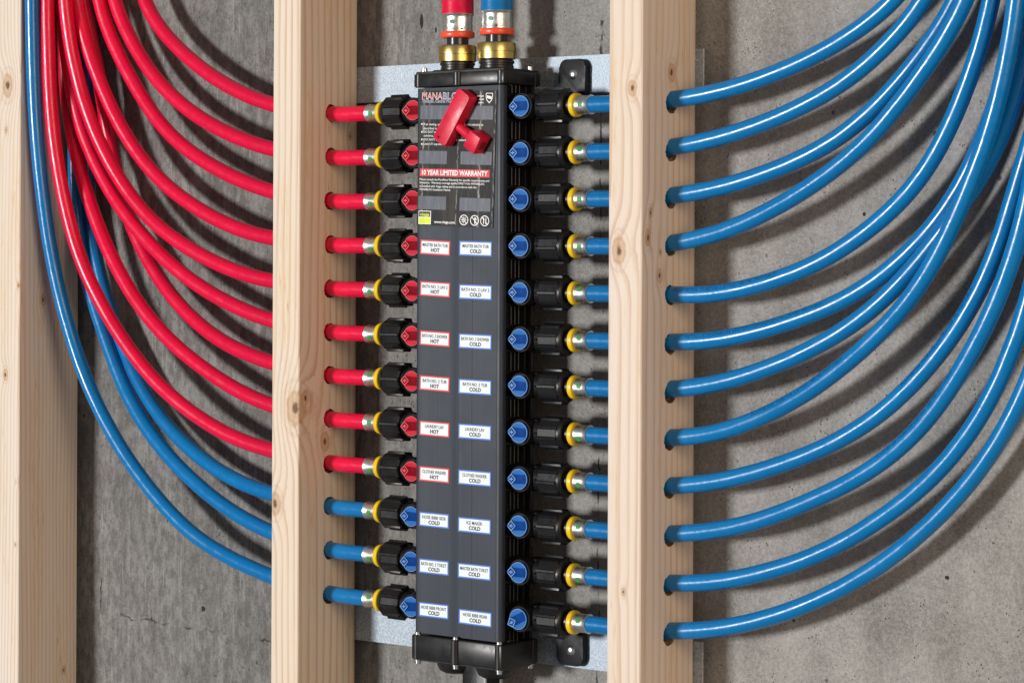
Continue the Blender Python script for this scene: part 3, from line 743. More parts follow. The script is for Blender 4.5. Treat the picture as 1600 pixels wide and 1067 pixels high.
# ------------------------------------------------------------------ the water tubes
TUBES = {
    'R1': [(516.0, 47.0, 140.0), (498.4, 47.0, 140.0), (480.7, 47.1, 140.0), (463.2, 47.5, 140.8), (445.6, 48.0, 142.1), (428.1, 48.5, 143.9), (410.7, 49.2, 146.4), (393.4, 50.0, 149.5), (376.3, 50.8, 153.3), (359.3, 51.8, 157.6), (342.4, 52.8, 162.6), (325.8, 53.9, 168.3), (309.4, 55.0, 174.6), (293.3, 56.1, 181.6), (277.5, 57.1, 189.2), (262.0, 58.1, 197.4), (246.9, 58.8, 206.4), (232.2, 59.4, 216.0), (218.1, 59.8, 226.4), (204.7, 59.9, 237.6), (192.3, 60.0, 249.8), (181.6, 60.0, 263.1), (172.8, 60.0, 277.6), (166.5, 60.0, 293.3), (162.2, 60.0, 309.8), (159.3, 60.0, 327.0), (157.1, 60.0, 344.4), (155.1, 60.0, 361.9), (153.0, 60.0, 379.4)],
    'R2': [(516.0, 47.0, 95.1), (498.4, 47.0, 95.1), (480.7, 47.1, 95.1), (463.1, 47.5, 95.9), (445.6, 48.0, 97.1), (428.1, 48.6, 98.7), (410.6, 49.2, 100.8), (393.2, 50.0, 103.5), (375.9, 50.8, 106.7), (358.7, 51.7, 110.3), (341.7, 52.5, 114.6), (324.8, 53.4, 119.5), (308.1, 54.2, 124.9), (291.5, 55.1, 130.9), (275.3, 56.0, 137.6), (259.3, 56.9, 144.9), (243.7, 57.7, 152.9), (228.6, 58.3, 161.8), (214.0, 58.9, 171.5), (200.1, 59.2, 182.1), (187.0, 59.3, 193.7), (174.8, 59.3, 206.2), (163.4, 59.1, 219.5), (152.9, 58.9, 233.5), (143.3, 58.6, 248.1), (134.8, 58.4, 263.3), (127.8, 58.2, 279.0), (122.6, 58.0, 295.4), (119.0, 57.9, 312.4), (116.6, 57.8, 329.7), (114.8, 57.8, 347.2), (113.1, 57.7, 364.7), (111.4, 57.7, 382.3)],
    'R3': [(516.0, 47.0, 50.3), (498.5, 47.0, 50.3), (481.0, 47.1, 50.3), (463.5, 47.5, 51.1), (446.1, 48.0, 52.2), (428.7, 48.5, 53.8), (411.3, 49.2, 55.9), (394.1, 50.0, 58.6), (376.9, 50.8, 61.8), (359.9, 51.5, 65.6), (343.0, 52.3, 70.0), (326.3, 53.1, 75.0), (309.7, 53.8, 80.5), (293.3, 54.6, 86.6), (277.2, 55.3, 93.2), (261.3, 56.0, 100.4), (245.7, 56.8, 108.3), (230.6, 57.5, 116.9), (216.1, 58.1, 126.5), (202.4, 58.6, 137.1), (189.6, 58.8, 148.7), (177.7, 58.8, 161.3), (166.4, 58.5, 174.6), (155.8, 58.1, 188.4), (145.6, 57.5, 202.6), (136.0, 56.9, 217.2), (127.0, 56.2, 232.1), (119.1, 55.6, 247.5), (112.3, 55.0, 263.5), (107.0, 54.5, 279.9), (103.2, 54.1, 296.7), (100.7, 53.8, 313.8), (99.0, 53.6, 331.2), (97.7, 53.5, 348.6), (96.6, 53.3, 366.1), (95.5, 53.2, 383.6)],
    'R4': [(516.0, 47.0, 5.4), (498.3, 47.0, 5.4), (480.6, 47.1, 5.4), (463.0, 47.5, 6.2), (445.3, 48.0, 7.1), (427.7, 48.6, 8.3), (410.1, 49.3, 9.8), (392.5, 50.1, 11.4), (374.9, 50.8, 13.4), (357.5, 51.5, 16.0), (340.2, 52.1, 19.3), (323.1, 52.6, 23.5), (306.2, 53.0, 28.5), (289.5, 53.4, 34.2), (273.0, 53.8, 40.6), (256.8, 54.2, 47.6), (241.0, 54.6, 55.3), (225.4, 54.9, 63.6), (210.4, 55.1, 72.8), (196.2, 55.0, 82.9), (182.7, 54.6, 94.1), (170.2, 53.8, 106.4), (158.7, 52.7, 119.6), (148.1, 51.4, 133.5), (138.4, 50.0, 148.1), (129.4, 48.6, 163.2), (121.1, 47.2, 178.7), (113.5, 45.8, 194.6), (106.4, 44.3, 210.7), (100.1, 42.9, 227.1), (94.7, 41.5, 243.8), (90.3, 40.2, 260.8), (87.0, 39.1, 278.0), (84.8, 38.2, 295.4), (83.3, 37.6, 313.0), (82.4, 37.2, 330.6), (81.7, 36.9, 348.3), (81.1, 36.6, 365.9), (80.5, 36.3, 383.6)],
    'R5': [(516.0, 47.0, -39.4), (498.4, 47.0, -39.5), (480.9, 47.1, -39.5), (463.3, 47.5, -38.7), (445.8, 47.9, -37.8), (428.3, 48.3, -36.6), (410.8, 48.8, -35.3), (393.3, 49.2, -33.7), (375.8, 49.5, -31.7), (358.5, 49.7, -29.3), (341.3, 49.9, -26.1), (324.2, 50.0, -22.2), (307.3, 50.0, -17.5), (290.6, 50.0, -12.2), (274.1, 50.0, -6.3), (257.8, 50.0, 0.2), (241.8, 50.0, 7.3), (226.1, 50.0, 15.1), (210.8, 50.0, 23.6), (196.2, 49.8, 33.1), (182.4, 49.4, 43.6), (169.5, 48.7, 55.2), (157.5, 47.6, 67.8), (146.6, 46.1, 81.2), (136.6, 44.3, 95.4), (127.5, 42.4, 110.2), (119.2, 40.5, 125.5), (112.0, 38.6, 141.3), (105.7, 36.6, 157.5), (100.3, 34.6, 174.0), (95.9, 32.7, 190.8), (92.2, 30.6, 207.8), (89.4, 28.6, 225.0), (87.5, 26.7, 242.2), (86.2, 24.8, 259.6), (85.4, 23.3, 277.1), (85.0, 22.2, 294.6), (84.8, 21.4, 312.1), (84.7, 20.8, 329.7), (84.5, 20.4, 347.2), (84.4, 20.1, 364.8), (84.3, 19.7, 382.4)],
    'R6': [(516.0, 47.0, -84.3), (498.2, 47.0, -84.3), (480.4, 47.1, -84.3), (462.7, 47.5, -83.5), (444.9, 47.9, -82.4), (427.3, 48.4, -80.8), (409.6, 48.8, -78.6), (392.1, 49.2, -76.0), (374.6, 49.5, -72.8), (357.2, 49.8, -69.1), (340.1, 49.9, -64.6), (323.1, 50.0, -59.4), (306.3, 50.0, -53.6), (289.7, 50.0, -47.3), (273.4, 50.0, -40.3), (257.4, 50.0, -32.7), (241.7, 50.0, -24.4), (226.4, 50.0, -15.4), (211.5, 50.0, -5.8), (197.0, 50.0, 4.5), (182.9, 50.0, 15.2), (169.3, 50.0, 26.6), (156.2, 50.0, 38.6), (143.7, 49.9, 51.1), (132.0, 49.7, 64.4), (121.1, 49.3, 78.3), (111.0, 48.7, 92.8), (101.8, 48.1, 107.9), (93.5, 47.3, 123.5), (86.3, 46.6, 139.6), (80.3, 45.8, 156.2), (75.3, 45.0, 173.1), (71.4, 44.3, 190.4), (68.4, 43.5, 207.9), (66.2, 42.7, 225.4), (64.5, 41.9, 243.1), (63.4, 41.2, 260.8), (62.6, 40.6, 278.6), (62.2, 40.1, 296.4), (61.9, 39.8, 314.1), (61.8, 39.6, 331.9), (61.7, 39.4, 349.7), (61.5, 39.3, 367.5), (61.4, 39.1, 385.3)],
    'R7': [(516.0, 47.0, -129.2), (498.4, 47.0, -129.2), (480.7, 47.1, -129.2), (463.1, 47.5, -128.4), (445.5, 48.0, -127.2), (428.0, 48.5, -125.6), (410.5, 49.2, -123.5), (393.1, 50.0, -120.9), (375.7, 50.8, -117.8), (358.5, 51.7, -114.4), (341.3, 52.7, -110.4), (324.4, 53.7, -105.9), (307.7, 54.8, -100.5), (291.3, 56.0, -94.3), (275.3, 57.1, -87.1), (259.7, 58.3, -79.1), (244.6, 59.5, -70.3), (230.0, 60.7, -60.6), (215.9, 61.9, -50.1), (202.6, 63.1, -38.8), (189.8, 64.2, -26.8), (177.8, 65.2, -14.0), (166.6, 66.0, -0.6), (156.2, 66.6, 13.5), (146.8, 67.1, 28.3), (138.4, 67.6, 43.7), (130.9, 67.9, 59.6), (124.2, 68.2, 75.8), (118.4, 68.2, 92.4), (113.4, 68.0, 109.2), (109.2, 67.5, 126.3), (105.6, 66.8, 143.5), (102.4, 66.0, 160.9), (99.2, 65.2, 178.2), (95.8, 64.4, 195.5), (92.0, 63.5, 212.7), (87.8, 62.7, 229.8), (83.4, 61.9, 246.8), (79.1, 61.2, 263.8), (75.2, 60.5, 280.9), (72.3, 60.1, 298.2), (70.3, 59.8, 315.6), (68.9, 59.5, 333.2), (67.8, 59.4, 350.8), (66.9, 59.2, 368.4), (65.9, 59.1, 386.0)],
    'R8': [(516.0, 47.0, -174.0), (498.3, 47.0, -174.0), (480.6, 47.1, -174.0), (462.9, 47.5, -173.2), (445.2, 47.9, -172.0), (427.6, 48.4, -170.4), (410.1, 48.8, -168.1), (392.6, 49.2, -165.3), (375.3, 49.5, -162.0), (358.1, 49.7, -158.0), (341.1, 49.9, -153.2), (324.4, 50.0, -147.6), (307.9, 50.0, -141.2), (291.7, 50.0, -134.2), (275.6, 50.0, -126.6), (259.9, 50.0, -118.6), (244.4, 50.0, -110.1), (229.3, 50.0, -100.9), (214.7, 50.0, -91.0), (200.6, 50.0, -80.4), (187.1, 50.0, -69.0), (174.3, 50.0, -56.9), (162.1, 50.1, -44.2), (150.6, 50.1, -30.8), (139.6, 50.3, -17.0), (129.1, 50.5, -2.7), (119.3, 50.8, 12.0), (110.1, 51.1, 27.1), (101.6, 51.4, 42.5), (93.5, 51.7, 58.3), (86.1, 52.0, 74.3), (79.1, 52.3, 90.6), (72.8, 52.6, 107.1), (67.1, 53.0, 123.8), (62.2, 53.3, 140.7), (58.1, 53.6, 157.9), (54.9, 53.9, 175.3), (52.4, 54.2, 192.8), (50.6, 54.6, 210.3), (49.3, 54.9, 228.0), (48.5, 55.2, 245.7), (48.1, 55.5, 263.4), (47.8, 55.8, 281.1), (47.7, 56.0, 298.8), (47.6, 56.1, 316.5), (47.6, 56.2, 334.2), (47.5, 56.3, 352.0), (47.5, 56.3, 369.7), (47.4, 56.4, 387.4)],
    'R9': [(516.0, 47.0, -218.9), (498.1, 47.0, -218.9), (480.2, 47.1, -218.9), (462.3, 47.5, -218.1), (444.4, 47.9, -217.0), (426.6, 48.4, -215.6), (408.8, 48.9, -213.8), (391.0, 49.2, -211.7), (373.3, 49.4, -209.2), (355.6, 49.5, -206.3), (338.2, 49.2, -202.7), (320.9, 48.8, -198.2), (304.0, 48.2, -192.7), (287.3, 47.6, -186.3), (271.0, 47.0, -179.1), (255.0, 46.4, -171.2), (239.4, 45.7, -162.6), (224.2, 45.1, -153.3), (209.5, 44.4, -143.1), (195.6, 43.7, -132.2), (182.2, 43.1, -120.4), (169.4, 42.4, -108.0), (157.0, 41.6, -95.1), (145.3, 40.8, -81.7), (134.4, 39.7, -67.7), (124.2, 38.4, -53.1), (114.9, 36.8, -38.0), (106.6, 34.9, -22.3), (99.5, 33.0, -6.2), (93.5, 31.0, 10.4), (88.6, 29.0, 27.4), (84.5, 27.0, 44.7), (81.0, 25.0, 62.1), (78.0, 23.2, 79.7), (75.2, 21.6, 97.3), (72.7, 20.4, 115.0), (70.5, 19.5, 132.7), (68.6, 18.8, 150.5), (67.2, 18.2, 168.3), (66.2, 17.7, 186.2), (65.5, 17.2, 204.1), (65.1, 16.7, 222.0), (64.8, 16.2, 239.9), (64.6, 15.7, 257.8), (64.5, 15.3, 275.7), (64.5, 15.1, 293.6), (64.5, 14.9, 311.5), (64.4, 14.7, 329.4), (64.4, 14.6, 347.4), (64.4, 14.5, 365.3), (64.4, 14.4, 383.2)],
    'B1': [(516.0, 47.0, -263.7), (498.1, 47.0, -263.8), (480.1, 47.1, -263.8), (462.2, 47.5, -263.0), (444.3, 48.1, -262.0), (426.5, 48.9, -260.7), (408.7, 49.8, -259.2), (390.9, 50.9, -257.4), (373.1, 52.1, -255.3), (355.4, 53.3, -252.7), (337.9, 54.5, -249.4), (320.6, 55.6, -245.2), (303.5, 56.7, -240.1), (286.7, 57.8, -234.2), (270.3, 58.8, -227.3), (254.2, 59.9, -219.6), (238.5, 61.0, -211.1), (223.2, 62.2, -201.9), (208.4, 63.3, -191.9), (194.3, 64.4, -181.1), (180.9, 65.6, -169.4), (168.3, 66.8, -156.9), (156.6, 68.0, -143.5), (145.6, 69.2, -129.5), (135.2, 70.4, -115.0), (125.3, 71.4, -100.1), (116.0, 72.4, -84.9), (107.3, 73.1, -69.3), (99.3, 73.7, -53.3), (92.0, 74.2, -37.0), (85.5, 74.6, -20.4), (79.8, 75.0, -3.5), (75.1, 75.5, 13.7), (71.3, 75.9, 31.2), (68.2, 76.3, 48.8), (65.6, 76.7, 66.5), (63.6, 77.2, 84.3), (61.9, 77.6, 102.1), (60.5, 78.0, 120.0), (59.4, 78.4, 137.9), (58.6, 78.8, 155.8), (57.9, 79.3, 173.7), (57.4, 79.7, 191.6), (56.9, 80.1, 209.6), (56.6, 80.6, 227.5), (56.2, 81.0, 245.4), (55.9, 81.4, 263.4), (55.7, 81.7, 281.3), (55.5, 81.9, 299.2), (55.3, 82.1, 317.2), (55.2, 82.2, 335.1), (55.1, 82.3, 353.0), (55.1, 82.4, 371.0), (55.0, 82.5, 388.9)],
    'B2': [(516.0, 47.0, -308.6), (498.2, 47.0, -308.6), (480.3, 47.1, -308.6), (462.5, 47.5, -307.7), (444.8, 48.0, -306.5), (427.1, 48.6, -304.7), (409.5, 49.3, -302.2), (391.9, 50.0, -299.2), (374.5, 50.8, -295.6), (357.2, 51.5, -291.4), (340.1, 52.2, -286.5), (323.3, 52.8, -280.8), (306.7, 53.4, -274.4), (290.5, 54.0, -267.3), (274.5, 54.5, -259.4), (258.8, 55.1, -251.0), (243.4, 55.6, -242.1), (228.4, 56.2, -232.6), (213.8, 56.8, -222.5), (199.7, 57.4, -211.7), (186.2, 57.9, -200.1), (173.4, 58.5, -187.9), (161.4, 59.1, -174.9), (150.1, 59.8, -161.2), (139.8, 60.4, -146.8), (130.2, 61.0, -131.9), (121.3, 61.5, -116.5), (112.6, 62.0, -100.9), (104.2, 62.4, -85.2), (96.0, 62.7, -69.4), (88.2, 63.0, -53.5), (81.1, 63.3, -37.2), (75.0, 63.6, -20.6), (69.9, 63.9, -3.6), (65.8, 64.2, 13.7), (62.5, 64.5, 31.1), (59.9, 64.8, 48.7), (58.0, 65.1, 66.4), (56.5, 65.3, 84.2), (55.5, 65.5, 102.0), (55.0, 65.6, 119.8), (54.7, 65.6, 137.6), (54.8, 65.5, 155.5), (55.2, 65.3, 173.3), (55.7, 65.1, 191.1), (56.3, 64.9, 209.0), (57.0, 64.7, 226.8), (57.6, 64.5, 244.6), (58.2, 64.3, 262.4), (58.6, 64.1, 280.3), (58.9, 64.0, 298.1), (59.2, 63.9, 315.9), (59.3, 63.9, 333.8), (59.4, 63.8, 351.6), (59.6, 63.8, 369.5), (59.7, 63.8, 387.3)],
    'B3': [(516.0, 47.0, -353.5), (498.3, 47.0, -353.5), (480.6, 47.1, -353.5), (462.9, 47.5, -352.6), (445.3, 47.9, -351.5), (427.7, 48.4, -349.9), (410.2, 48.8, -347.7), (392.7, 49.2, -345.0), (375.3, 49.5, -341.8), (358.0, 49.5, -338.1), (340.9, 49.4, -333.9), (323.9, 49.1, -329.2), (307.1, 48.7, -323.8), (290.5, 48.2, -317.8), (274.4, 47.6, -310.8), (258.8, 47.1, -302.8), (243.8, 46.6, -293.7), (229.2, 46.0, -283.7), (215.2, 45.5, -273.1), (201.5, 44.9, -261.9), (188.3, 44.4, -250.2), (175.5, 43.8, -238.0), (163.2, 43.3, -225.4), (151.4, 42.7, -212.3), (140.2, 42.2, -198.6), (129.5, 41.6, -184.6), (119.6, 40.9, -170.1), (110.4, 40.0, -155.1), (102.3, 38.8, -139.6), (95.1, 37.3, -123.6), (88.9, 35.6, -107.2), (83.4, 33.7, -90.5), (78.3, 31.7, -73.7), (73.8, 29.8, -56.7), (69.8, 27.8, -39.6), (66.4, 25.9, -22.4), (63.6, 23.9, -5.1), (61.3, 21.9, 12.4), (59.4, 20.0, 29.8), (57.9, 18.1, 47.4), (56.6, 16.3, 64.9), (55.4, 14.6, 82.5), (54.4, 13.1, 100.1), (53.5, 11.7, 117.7), (52.9, 10.4, 135.4), (52.4, 9.3, 153.0), (52.2, 8.2, 170.7), (52.1, 7.2, 188.4), (52.2, 6.2, 206.0), (52.5, 5.2, 223.7), (53.0, 4.2, 241.4), (53.4, 3.4, 259.0), (53.9, 2.6, 276.7), (54.2, 2.1, 294.4), (54.5, 1.7, 312.1), (54.6, 1.4, 329.8), (54.7, 1.2, 347.5), (54.8, 1.1, 365.2), (54.9, 0.9, 382.9)],
    'T1': [(788.6, 47.0, 140.0), (806.4, 47.0, 140.0), (824.1, 47.1, 140.0), (841.9, 47.5, 140.2), (859.6, 48.0, 140.7), (877.3, 48.6, 141.5), (895.0, 49.4, 142.8), (912.5, 50.6, 144.8), (929.9, 52.2, 147.6), (947.1, 54.1, 151.1), (964.2, 56.0, 155.4), (981.1, 57.6, 160.3), (997.9, 58.8, 165.7), (1014.6, 59.5, 171.6), (1031.1, 59.8, 178.0), (1047.4, 60.0, 185.1), (1063.2, 60.0, 192.9), (1078.7, 60.0, 201.5), (1093.4, 60.0, 211.0), (1107.2, 60.0, 221.7), (1119.5, 60.0, 233.7), (1130.0, 60.0, 247.2), (1138.0, 60.0, 262.1), (1143.6, 60.0, 278.2), (1146.8, 60.0, 295.0), (1148.4, 60.0, 312.4), (1149.2, 60.0, 330.0)],
    'T2': [(788.6, 47.0, 95.1), (806.0, 47.0, 95.1), (823.4, 47.1, 95.1), (840.8, 47.5, 95.4), (858.1, 48.0, 96.0), (875.4, 48.5, 97.0), (892.6, 49.2, 98.8), (909.8, 50.0, 101.2), (926.8, 51.1, 104.3), (943.7, 52.4, 108.0), (960.5, 53.7, 112.4), (977.0, 55.0, 117.3), (993.5, 56.1, 122.8), (1009.7, 57.1, 128.9), (1025.7, 57.8, 135.5), (1041.5, 58.3, 142.7), (1056.7, 58.6, 150.8), (1071.5, 58.9, 159.8), (1085.6, 59.1, 169.7), (1099.1, 59.3, 180.5), (1112.0, 59.5, 192.0), (1124.1, 59.7, 204.3), (1135.1, 59.9, 217.5), (1144.9, 60.1, 231.5), (1153.0, 60.3, 246.5), (1159.1, 60.4, 262.2), (1163.3, 60.5, 278.6), (1165.7, 60.5, 295.5), (1167.0, 60.5, 312.7), (1167.6, 60.5, 330.0)],
    'T3': [(788.6, 47.0, 50.3), (806.5, 47.0, 50.3), (824.4, 47.1, 50.3), (842.3, 47.5, 50.6), (860.1, 48.0, 51.1), (877.9, 48.6, 52.2), (895.7, 49.3, 53.9), (913.3, 50.1, 56.2), (930.9, 51.1, 59.3), (948.3, 52.2, 63.0), (965.5, 53.4, 67.5), (982.6, 54.6, 72.6), (999.5, 55.8, 78.2), (1016.1, 56.9, 84.6), (1032.4, 57.9, 91.7), (1048.2, 58.8, 99.8), (1063.3, 59.6, 108.9), (1077.8, 60.4, 119.2), (1091.6, 61.1, 130.4), (1104.7, 61.9, 142.5), (1117.2, 62.6, 155.1), (1129.2, 63.4, 168.4), (1140.5, 64.1, 182.1), (1151.2, 64.9, 196.3), (1160.8, 65.6, 211.2), (1169.2, 66.2, 226.7), (1176.1, 66.7, 242.9), (1181.4, 67.1, 259.7), (1185.2, 67.4, 276.9), (1187.5, 67.6, 294.4), (1188.7, 67.6, 312.2), (1189.5, 67.6, 330.0)],
    'T4': [(788.6, 47.0, 5.4), (806.1, 47.0, 5.4), (823.6, 47.1, 5.4), (841.0, 47.5, 5.7), (858.5, 48.0, 6.4), (875.8, 48.5, 7.7), (893.1, 49.0, 9.8), (910.2, 49.4, 12.8), (927.2, 49.7, 16.6), (944.0, 49.9, 21.3), (960.5, 50.0, 26.8), (976.7, 50.0, 33.2), (992.6, 50.0, 40.2), (1008.4, 50.0, 47.7), (1023.9, 49.9, 55.8), (1039.1, 49.8, 64.4), (1053.9, 49.6, 73.5), (1068.3, 49.3, 83.3), (1082.2, 49.0, 93.7), (1095.5, 48.7, 104.9), (1108.1, 48.4, 116.9), (1120.1, 48.1, 129.5), (1131.8, 47.7, 142.4), (1143.1, 47.4, 155.7), (1154.1, 47.1, 169.2), (1164.6, 46.7, 183.2), (1174.2, 46.4, 197.6), (1182.9, 46.1, 212.6), (1190.3, 45.8, 228.2), (1196.4, 45.6, 244.4), (1201.0, 45.5, 261.0), (1204.2, 45.3, 278.0), (1206.2, 45.3, 295.2), (1207.2, 45.3, 312.6), (1207.8, 45.3, 330.0)],
    'T5': [(788.6, 47.0, -39.4), (806.5, 47.0, -39.4), (824.3, 47.1, -39.5), (842.1, 47.5, -39.4), (860.0, 48.0, -39.4), (877.8, 48.6, -39.4), (895.5, 49.3, -39.4), (913.3, 50.1, -38.9), (930.9, 51.0, -37.4), (948.3, 52.0, -34.8), (965.7, 53.1, -31.2), (982.9, 54.2, -26.8), (999.9, 55.3, -21.6), (1016.6, 56.4, -15.8), (1032.9, 57.4, -8.9), (1048.8, 58.3, -1.1), (1064.2, 58.9, 7.7), (1079.2, 59.4, 17.3), (1093.7, 59.6, 27.5), (1107.6, 59.6, 38.5), (1120.8, 59.5, 50.4), (1132.9, 59.3, 63.2), (1143.8, 59.2, 77.0), (1153.7, 59.1, 91.7), (1162.5, 58.9, 107.1), (1170.6, 58.8, 122.9), (1178.0, 58.6, 139.1), (1184.8, 58.5, 155.6), (1190.9, 58.4, 172.3), (1196.4, 58.2, 189.3), (1201.1, 58.1, 206.4), (1205.1, 58.0, 223.8), (1208.4, 57.9, 241.3), (1211.0, 57.8, 258.9), (1212.9, 57.7, 276.6), (1214.2, 57.7, 294.4), (1215.0, 57.7, 312.2), (1215.6, 57.7, 330.0)],
    'T6': [(788.6, 47.0, -84.3), (806.4, 47.0, -84.3), (824.2, 47.1, -84.3), (842.0, 47.5, -84.1), (859.8, 48.0, -83.9), (877.5, 48.6, -83.6), (895.3, 49.4, -82.9), (912.9, 50.4, -81.8), (930.5, 51.7, -79.8), (947.9, 53.2, -76.9), (965.1, 54.9, -73.2), (982.2, 56.7, -68.8), (999.1, 58.5, -63.8), (1015.9, 60.4, -58.2), (1032.5, 62.2, -52.1), (1048.7, 64.0, -45.2), (1064.5, 65.6, -37.4), (1079.7, 67.0, -28.6), (1094.4, 68.1, -18.8), (1108.4, 68.9, -8.1), (1121.8, 69.6, 3.5), (1134.5, 70.3, 15.8), (1146.3, 70.9, 28.9), (1157.2, 71.5, 42.8), (1167.0, 72.1, 57.5), (1175.8, 72.7, 72.8), (1183.8, 73.3, 88.6), (1190.9, 73.9, 104.8), (1197.4, 74.6, 121.3), (1203.2, 75.2, 138.1), (1208.6, 75.8, 155.0), (1213.5, 76.5, 172.1), (1218.0, 77.1, 189.3), (1222.1, 77.6, 206.5), (1225.6, 78.1, 223.9), (1228.5, 78.6, 241.5), (1230.9, 78.9, 259.1), (1232.6, 79.1, 276.7), (1233.8, 79.2, 294.5), (1234.5, 79.3, 312.2), (1235.1, 79.3, 330.0)],
    'T7': [(788.6, 47.0, -129.2), (806.4, 47.0, -129.2), (824.3, 47.1, -129.2), (842.1, 47.5, -128.9), (859.9, 48.0, -128.3), (877.6, 48.6, -127.3), (895.3, 49.2, -125.7), (912.9, 50.0, -123.3), (930.4, 50.8, -120.0), (947.6, 51.6, -115.9), (964.7, 52.5, -111.0), (981.5, 53.4, -105.3), (998.2, 54.3, -99.1), (1014.6, 55.3, -92.3), (1030.7, 56.2, -84.8), (1046.5, 57.1, -76.7), (1061.8, 58.0, -67.8), (1076.6, 58.8, -58.0), (1090.8, 59.4, -47.4), (1104.4, 59.8, -36.0), (1117.4, 60.1, -23.9), (1130.0, 60.3, -11.3), (1142.0, 60.4, 1.8), (1153.6, 60.6, 15.3), (1164.9, 60.7, 29.1), (1175.8, 60.8, 43.1), (1186.3, 60.9, 57.5), (1196.2, 61.0, 72.3), (1205.2, 61.1, 87.5), (1213.2, 61.2, 103.3), (1220.1, 61.4, 119.6), (1225.9, 61.5, 136.4), (1230.9, 61.6, 153.4), (1235.0, 61.7, 170.7), (1238.6, 61.8, 188.2), (1241.6, 61.9, 205.7), (1244.2, 62.0, 223.4), (1246.3, 62.1, 241.1), (1248.0, 62.2, 258.8), (1249.3, 62.2, 276.6), (1250.2, 62.2, 294.4), (1250.9, 62.2, 312.2), (1251.4, 62.2, 330.0)],
    'T8': [(788.6, 47.0, -174.0), (806.3, 47.0, -174.0), (824.0, 47.1, -174.0), (841.7, 47.5, -173.8), (859.4, 48.0, -173.3), (877.1, 48.5, -172.5), (894.6, 49.0, -171.1), (912.1, 49.4, -168.8), (929.4, 49.6, -165.5), (946.4, 49.6, -161.0), (963.1, 49.5, -155.5), (979.5, 49.4, -149.0), (995.6, 49.2, -141.9), (1011.4, 49.0, -134.0), (1026.9, 48.9, -125.5), (1041.9, 48.7, -116.2), (1056.5, 48.5, -106.3), (1070.8, 48.3, -95.9), (1084.7, 48.1, -85.0), (1098.2, 47.8, -73.6), (1111.2, 47.5, -61.7), (1123.6, 47.1, -49.2), (1135.3, 46.7, -36.0), (1146.1, 46.3, -22.1), (1156.0, 45.9, -7.5), (1165.1, 45.4, 7.6), (1173.6, 45.0, 23.1), (1181.6, 44.6, 38.8), (1189.2, 44.1, 54.8), (1196.5, 43.7, 70.9), (1203.4, 43.3, 87.2), (1209.7, 42.8, 103.7), (1215.3, 42.4, 120.4), (1220.3, 41.9, 137.4), (1224.7, 41.5, 154.5), (1228.6, 41.0, 171.7), (1232.0, 40.6, 189.1), (1234.8, 40.2, 206.5), (1237.3, 39.8, 224.1), (1239.2, 39.5, 241.6), (1240.8, 39.3, 259.3), (1242.0, 39.2, 276.9), (1242.8, 39.1, 294.6), (1243.5, 39.1, 312.3), (1244.0, 39.1, 330.0)],
    'T9': [(788.6, 47.0, -218.9), (806.3, 47.0, -218.9), (823.9, 47.1, -218.9), (841.6, 47.5, -218.6), (859.2, 48.0, -218.1), (876.8, 48.5, -217.1), (894.3, 49.2, -215.6), (911.8, 49.8, -213.3), (929.1, 50.5, -210.4), (946.3, 51.2, -206.7), (963.3, 51.9, -202.2), (980.2, 52.6, -197.2), (996.9, 53.3, -191.6), (1013.5, 54.0, -185.6), (1029.8, 54.7, -179.1), (1045.9, 55.4, -171.9), (1061.5, 56.1, -163.9), (1076.7, 56.8, -155.1), (1091.3, 57.4, -145.5), (1105.4, 58.0, -134.9), (1118.7, 58.4, -123.5), (1131.5, 58.8, -111.5), (1143.7, 59.1, -98.8), (1155.3, 59.4, -85.5), (1166.2, 59.8, -71.7), (1176.3, 60.1, -57.4), (1185.7, 60.4, -42.5), (1194.2, 60.8, -27.1), (1201.8, 61.1, -11.3), (1208.6, 61.4, 4.9), (1214.6, 61.8, 21.4), (1220.2, 62.1, 38.2), (1225.5, 62.5, 55.0), (1230.8, 62.8, 71.8), (1236.0, 63.2, 88.7), (1241.2, 63.5, 105.5), (1246.1, 63.8, 122.5), (1250.7, 64.1, 139.5), (1254.7, 64.3, 156.6), (1258.5, 64.5, 173.9), (1262.2, 64.6, 191.1), (1266.0, 64.7, 208.4), (1269.7, 64.7, 225.6), (1273.4, 64.7, 242.9), (1276.7, 64.7, 260.2), (1279.8, 64.7, 277.6), (1282.5, 64.7, 295.0), (1285.0, 64.7, 312.5), (1287.5, 64.7, 330.0)],
